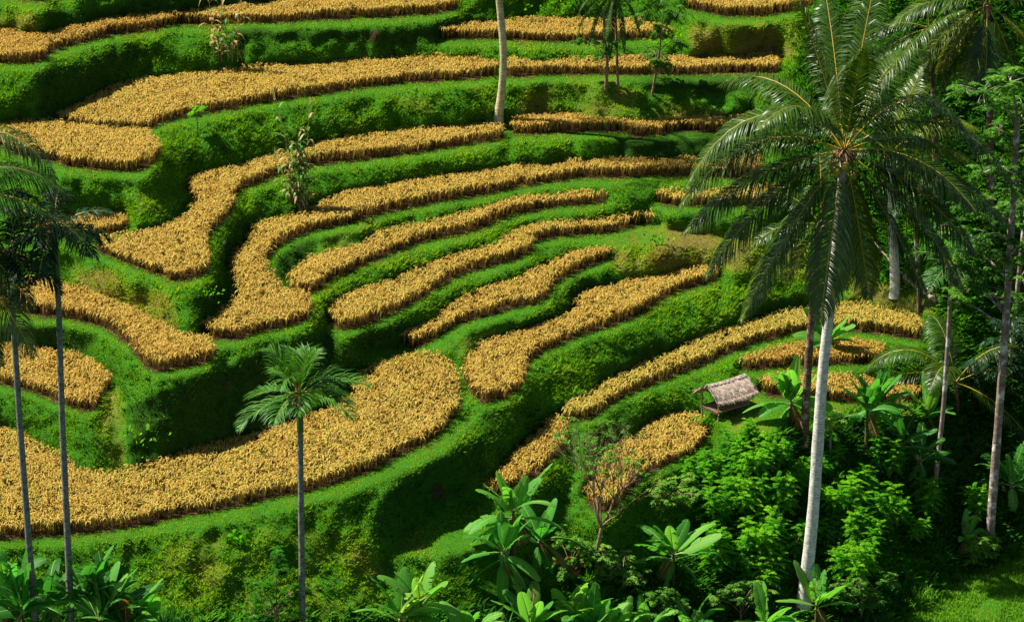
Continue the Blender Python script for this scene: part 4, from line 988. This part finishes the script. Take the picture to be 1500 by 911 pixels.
# ------------------------------------------------------------ tall cane and maize stalks
def cane(label, base, stalks, seed, name='cane_clump', cat='cane'):
    """stalks: (dx px, lean, height px, number of leaves, dryness, tassel)"""
    r = np.random.default_rng(seed); b = at(*base); k_m = mpp(b)
    root = empty(name, b, label, cat)
    for dx, lean, hp, nlv, dryn, tas in stalks:
        h = hp * k_m / 0.93; m = MB()
        P = np.array([[dx * k_m + lean * h * t * t, r.normal(0, .02), h * t - 0.1] for t in np.linspace(0, 1, 9)])
        tube(m, P, np.linspace(0.022, 0.010, 9), 6, 0.9 if dryn > .5 else 0.75)
        s = m.build('stalk', M_CANE, root)
        m = MB()
        nlv = int(nlv * 1.7)
        for j in range(nlv):
            s_ = 0.22 + 0.72 * j / max(1, nlv - 1); p = P[int(s_ * 8)]
            a = j * 2.6 + r.uniform(-.6, .6); el = r.uniform(0.6, 1.3); d = np.array([math.cos(a) * math.cos(el), math.sin(a) * math.cos(el), math.sin(el)])
            L = r.uniform(0.55, 1.05); Q = bend(p, d, L, r.uniform(1.2, 2.8), 8, 1.3)
            wv = unit(np.cross(np.gradient(Q, axis=0), ZA)) * (0.055 * np.sin(np.linspace(0.5, math.pi, 9)) + 0.004)[:, None]
            dr_ = dryn > r.uniform(0, 1) or s_ < 0.3
            strips(m, Q[None], wv[None], [r.uniform(0.72, 1.0) if dr_ else r.uniform(0.25, 0.6)])
        if tas:
            for j in range(26):
                d = unit(np.array([r.normal(0, .3), r.normal(0, .3), 1])); p = P[-1] + ZA * r.uniform(-0.35, 0.25)
                Q = np.array([p, p + d * 0.1, p + d * 0.16 - ZA * 0.03]); strips(m, Q[None], np.array([[[.008, 0, 0], [.012, 0, 0], [.002, 0, 0]]]), [r.uniform(.8, 1)], 1)
        m.build('leaves', [M_CANE, M_TASSEL], root)
    return root
cane('dry pale maize stalks with drooping leaves on the dark upper left bank', (322,88), [(-8,-.05,92,8,.9,True),(2,.05,85,7,.8,True),(26,.08,88,8,.9,True),(12,-.05,60,7,.5,False),(18,.1,50,6,.5,False),(-2,.1,55,6,.6,False)], 91, 'maize_clump', 'maize')
cane('tall flowering cane clump with green leaves and a dry foot, beside the S-shaped plot', (437,306), [(-4,-.1,110,12,.1,False),(2,.02,100,12,.1,False),(-8,-.12,165,7,.2,True),(12,.06,150,7,.3,True),(-14,-.2,80,8,.3,True),(6,.12,85,9,.1,False),(0,0,40,6,1,False),(-6,.1,120,12,.15,False),(9,-.06,105,12,.1,False),(3,.15,70,10,.1,False),(-10,-.05,60,10,.4,False)], 92)

# clumps of tall grass at the foot of the picture
def tuft(label, base, n, h, seed, tone, spread=0.35):
    r = np.random.default_rng(seed); b = at(*base); m = MB()
    for k in range(n):
        az = r.uniform(0, 6.28); el = r.uniform(0.85, 1.5); d = np.array([math.cos(az) * math.cos(el), math.sin(az) * math.cos(el), math.sin(el)])
        p = np.array([r.normal(0, spread), r.normal(0, spread * .7), -0.05]); Q = bend(p, d, h * r.uniform(.6, 1.1), r.uniform(.3, 1.8), 7, 2.2)
        wv = unit(np.cross(np.gradient(Q, axis=0), ZA + r.normal(0, .2, 3))) * (0.022 * np.sin(np.linspace(0.8, math.pi, 8)) + 0.002)[:, None]
        strips(m, Q[None], wv[None], [np.clip(tone + r.normal(0, .12), 0, 1)])
    o = m.build('grass_clump', M_TALL); o.location = b
    return tag(o, label, 'tall grass', 'clumps of tall grass')
M_TALL = leaf_mat('tall_grass', [(0.0, (0.010, 0.06, 0.012)), (0.5, (0.035, 0.16, 0.012)), (1.0, (0.14, 0.32, 0.014))], trans=0.4, rough=0.6, spec=0.1)
tuft('dark clump of tall blade grass beside the lower left banana group', (243,955), 170, 1.9, 93, 0.25)
tuft('low dark grass clump just left of the fine leaved bush', (310,965), 110, 1.3, 94, 0.2)
tuft('pale long bladed grass clump between the lone areca palm and the broad leaved banana', (478,965), 120, 1.7, 95, 0.6)
tuft('green grass clump under the big ragged banana plant', (722,945), 170, 1.5, 96, 0.55)
tuft('spiky grass clump beside the foot of the tall pale coconut trunk', (1205,880), 60, 1.2, 97, 0.5)
tuft('yellowish grass clump at the edge of the young rice in the lower right corner', (1345,888), 120, 1.1, 98, 0.8)

# ------------------------------------------------------------ small leafy plants standing on the banks
def weed(label, base, n, size, seed, tone, spread):
    r = np.random.default_rng(seed); b = at(*base); m = MB(); q = at(base[0], base[1]); 
    nrm = unit(sample(NRM, base[0], base[1]))
    for k in range(n):
        off = r.normal(0, spread, 2); p = np.array([off[0], 0, 0]) + ZA * off[1] * 0.6 - YA * abs(r.normal(0, .1)) + nrm * 0.1
        d = unit(nrm + ZA * 0.5 + r.normal(0, .6, 3)); L = size * r.uniform(.6, 1.2); w = unit(np.cross(d, r.normal(0, 1, 3))) * L * 0.33
        strips(m, np.array([[p, p + d * L * .5, p + d * L - ZA * L * .25]]), np.array([[w * .2, w, w * .1]]), [np.clip(tone + r.normal(0, .12), 0, 1)])
    o = m.build('leafy_weed', M_SHRUB); o.location = b
    return tag(o, label, 'weed', 'leafy weeds on the banks', 'stuff')
weed('patch of broad leaved creeper round the posts of the hut', (1045,618), 70, .26, 101, .7, .35)
weed('leafy weed below the dark hollow in the turf at right centre', (962,358), 60, .22, 102, .65, .4)
weed('bright leafy weed in the lit gap above the hut', (1064,542), 20, .25, 103, .9, .2)
weed('green creeper covering the bank beside the red earth streak at the top', (985,72), 130, .22, 104, .7, .6)
weed('round weed cushion behind the strip of rice, left of the crooked tree', (850,58), 60, .18, 105, .35, .28)
weed('few bright leaves catching sun on the tall black bank', (215,640), 26, .22, 106, .9, .6)
weed('tuft of leaves on the lower bank in front of the largest plot', (350,790), 40, .25, 107, .6, .25)
weed('leafy patch on the top bank between palm trunk and crooked tree', (830,12), 110, .22, 108, .75, .8)
weed('leaf cluster hanging over the corner of the wall by the S-shaped plot', (298,432), 50, .16, 109, .6, .3)

# ------------------------------------------------------------ fallen logs
def log(label, a, b_, rad, seed, lift=0.08):
    r = np.random.default_rng(seed); p = at(*a); q = at(*b_); m = MB()
    P = np.array([p + (q - p) * t + ZA * (lift + rad) for t in np.linspace(0, 1, 9)]) + r.normal(0, .02, (9, 3))
    tube(m, P - p, np.linspace(rad, rad * .75, 9), 9, .5); o = m.build('fallen_log', M_LOG); o.location = p
    return tag(o, label, 'log', 'fallen logs')
M_LOG = bark_mat('weathered_log', (0.16, 0.10, 0.07), (0.42, 0.33, 0.26), 6)
log('thick fallen log lying down the slope right of the white trunk', (1325,412), (1372,448), .15, 111)
log('thin pale pole leaning across the slope behind the white trunk', (1278,362), (1330,420), .05, 112, .25)
log('thin branch lying beside the thick fallen log', (1332,400), (1360,436), .05, 113, .3)

# ------------------------------------------------------------ thatched field hut
def hut():
    g = at(1062, 603); root = empty('field_hut', g, 'small open thatched field hut on bamboo posts above the lower rice plot', 'hut')
    root.rotation_euler = (0, 0, R(36)); root.scale = (.88, .88, .92)
    r = np.random.default_rng(120)
    m_th, nt, out = new_mat('palm_thatch')
    tc = nt.nodes.new('ShaderNodeTexCoord'); mp = nt.nodes.new('ShaderNodeMapping'); mp.inputs['Scale'].default_value = (14, 2.0, 2.0)
    n1 = nt.nodes.new('ShaderNodeTexNoise'); n1.inputs['Scale'].default_value = 2.2; n1.inputs['Detail'].default_value = 6; n1.inputs['Roughness'].default_value = .7
    nt.links.new(tc.outputs['Object'], mp.inputs[0]); nt.links.new(mp.outputs[0], n1.inputs['Vector'])
    f = mth(nt, 'ADD', mth(nt, 'MULTIPLY', n1.outputs[0], .6), mth(nt, 'MULTIPLY', tone_node(nt), .45))
    c = ramp(nt, f, [(.28, (.07, .045, .035)), (.5, (.26, .19, .15)), (.75, (.55, .46, .37))])
    p = nt.nodes.new('ShaderNodeBsdfPrincipled'); nt.links.new(c, p.inputs['Base Color']); p.inputs['Roughness'].default_value = .9; p.inputs['Specular IOR Level'].default_value = .1
    b = nt.nodes.new('ShaderNodeBump'); b.inputs['Distance'].default_value = .03; nt.links.new(n1.outputs[0], b.inputs['Height']); nt.links.new(b.outputs[0], p.inputs['Normal']); nt.links.new(p.outputs[0], out.inputs[0])
    m_bam = bark_mat('bamboo_post', (.13, .08, .04), (.34, .24, .13), 9)
    # axes: x along the ridge, y across
    Lr, We, zr, ze = 1.22, 0.98, 1.62, 1.02
    m = MB(); nx, ny = 22, 9
    for sg in (-1, 1):
        V = []; T = []
        for i in range(nx + 1):
            x = -Lr + 2 * Lr * i / nx
            for j in range(ny + 1):
                t = j / ny
                z = zr + (ze - zr) * t + 0.06 * math.sin(t * math.pi) - 0.07 * math.cos(x * 1.2) + r.normal(0, .014) - (0.05 if sg > 0 else 0) * t + .03 * ((j % 3) == 0)
                xx = x * (1 + 0.07 * t) + r.normal(0, .012); V.append((xx, sg * We * t + (r.normal(0, .02) if j == ny else 0), z - (abs(r.normal(0, .03)) if j == ny else 0))); T.append(np.clip(.6 + r.normal(0, .18) - .25 * (t > .8), 0, 1))
        V = np.array(V); nv = len(V); V2 = np.vstack([V, V - ZA * .075])
        k = np.arange(nx)[:, None] * (ny + 1) + np.arange(ny)[None]
        F = np.stack([k, k + 1, k + ny + 2, k + ny + 1], -1).reshape(-1, 4)
        edge = []
        for i in range(nx): a = i * (ny + 1) + ny; edge.append([a, a + ny + 1, a + ny + 1 + nv, a + nv])
        for j in range(ny):
            edge.append([j, j + 1, j + 1 + nv, j + nv]); a = nx * (ny + 1) + j; edge.append([a, a + 1, a + 1 + nv, a + nv])
        m.add(V2, np.vstack([F, F[:, ::-1] + nv, np.array(edge)]), np.r_[T, T])
        n = 260                                             # loose straw along the eave and on the slope
        x = r.uniform(-Lr * 1.06, Lr * 1.06, n); t = np.where(r.uniform(0, 1, n) < .55, r.uniform(.9, 1, n), r.uniform(.05, .95, n)); y = sg * We * t; z = zr + (ze - zr) * t + .02 - .07 * np.cos(x * 1.2) + 0.06 * np.sin(t * math.pi)
        p0 = np.stack([x, y, z], 1); d = unit(np.stack([r.normal(0, .15, n), np.full(n, sg * We), np.full(n, ze - zr) + r.normal(0, .1, n)], 1)); L = r.uniform(.1, .24, n)[:, None]
        w = np.stack([np.full(n, .012), np.zeros(n), np.zeros(n)], 1)
        strips(m, np.stack([p0, p0 + d * L * .5 + ZA * .02, p0 + d * L - ZA * .02], 1), np.stack([w, w, w * .3], 1), r.uniform(.2, 1, n))
    rf = m.build('thatched_roof', m_th, root, smooth=False)
    m = MB(); n = 90; x = np.linspace(-Lr, Lr, n); z = zr + .05 - .07 * np.cos(x * 1.2)
    for sg in (-1, 1):
        p0 = np.stack([x + r.normal(0, .02, n), np.zeros(n) - sg * .02, z + r.normal(0, .01, n)], 1); d = np.stack([r.normal(0, .04, n), np.full(n, sg * .16), np.full(n, -.07)], 1); w = np.stack([np.full(n, .02), np.zeros(n), np.zeros(n)], 1)
        strips(m, np.stack([p0, p0 + d * .6 + ZA * .015, p0 + d], 1), np.stack([w, w, w * .6], 1), r.uniform(.5, 1, n))
    m.build('ridge_cap', m_th, rf)
    for (x, y) in ((-.95, -.62), (-.95, .62), (.95, -.62), (.95, .62)):
        m = MB(); tube(m, np.array([[x, y, -.35], [x + r.normal(0, .015), y, .4], [x, y, 1.24]]), [.042, .038, .034], 8, .5); m.build('post', m_bam, root)
    for y in (-.62, .62):
        m = MB(); tube(m, np.array([[-1.12, y, 1.225], [1.12, y, 1.235]]), .03, 7, .5); m.build('beam', m_bam, root)
    for x in (-.95, .95):
        m = MB(); tube(m, np.array([[x, -.75, 1.19], [x, .75, 1.19]]), .028, 7, .5); m.build('beam', m_bam, root)
    for sg in (-1, 1):                                      # rafters
        for x in (-1.15, -.4, .4, 1.15):
            m = MB(); tube(m, np.array([[x, 0.02 * sg, zr - .16], [x, sg * We * .96, ze - .02]]), .018, 6, .5); m.build('rafter', m_bam, root)
    m = MB()
    for k in range(11):                                     # floor of split bamboo
        y = -.58 + 1.16 * k / 10; tube(m, np.array([[-1.08, y, .36 + r.normal(0, .006)], [1.05, y, .36 + r.normal(0, .006)]]), .045, 6, .5)
    m.build('platform', m_bam, root)
    for x in (-.99, .9):
        m = MB(); tube(m, np.array([[x, -.7, .29], [x, .7, .29]]), .03, 7, .5); m.build('crossbar', m_bam, root)
hut()

# ------------------------------------------------------------ thick growth under the trees, young rice in the corner
M_UNDER = leaf_mat('undergrowth_leaf', [(0.0, (0.008, 0.04, 0.006)), (0.4, (0.035, 0.15, 0.006)), (0.75, (0.09, 0.27, 0.010)), (1.0, (0.18, 0.18, 0.03))], trans=0.45, rough=0.7, spec=0.05)
thick = inpoly([(1130,300),(1235,330),(1250,410),(1380,430),(1380,560),(1150,640),(1060,660),(1020,760),(960,840),(800,860),(690,895),(480,905),(200,905),(-400,880),(-400,1160),(1900,1160),(1900,-300),(1170,-300),(1170,100)], GX, GY) & ~inpoly(FLATS[2], GX, GY) & ~flat
grass_layer('undergrowth', 'leafy undergrowth covering the ground beneath the trees and shrubs', 'undergrowth', 30, 3, 5, 0.5, 22, only=blur(thick.astype(float), 3), lean=1.3, width=0.045, mat=M_UNDER, tone_shift=0.0)
young = inpoly(FLATS[2], GX, GY) & ~inpoly([(1420,905),(1432,885),(1460,868),(1480,866),(1470,885),(1450,915)], GX, GY)
grass_layer('young_rice', 'dark green young rice growing on the near ledge in the lower right corner', 'young rice', 130, 20, 5, 0.42, 23, only=young.astype(float), lean=0.3, width=0.014, mat=M_TALL, tone_shift=0.2)
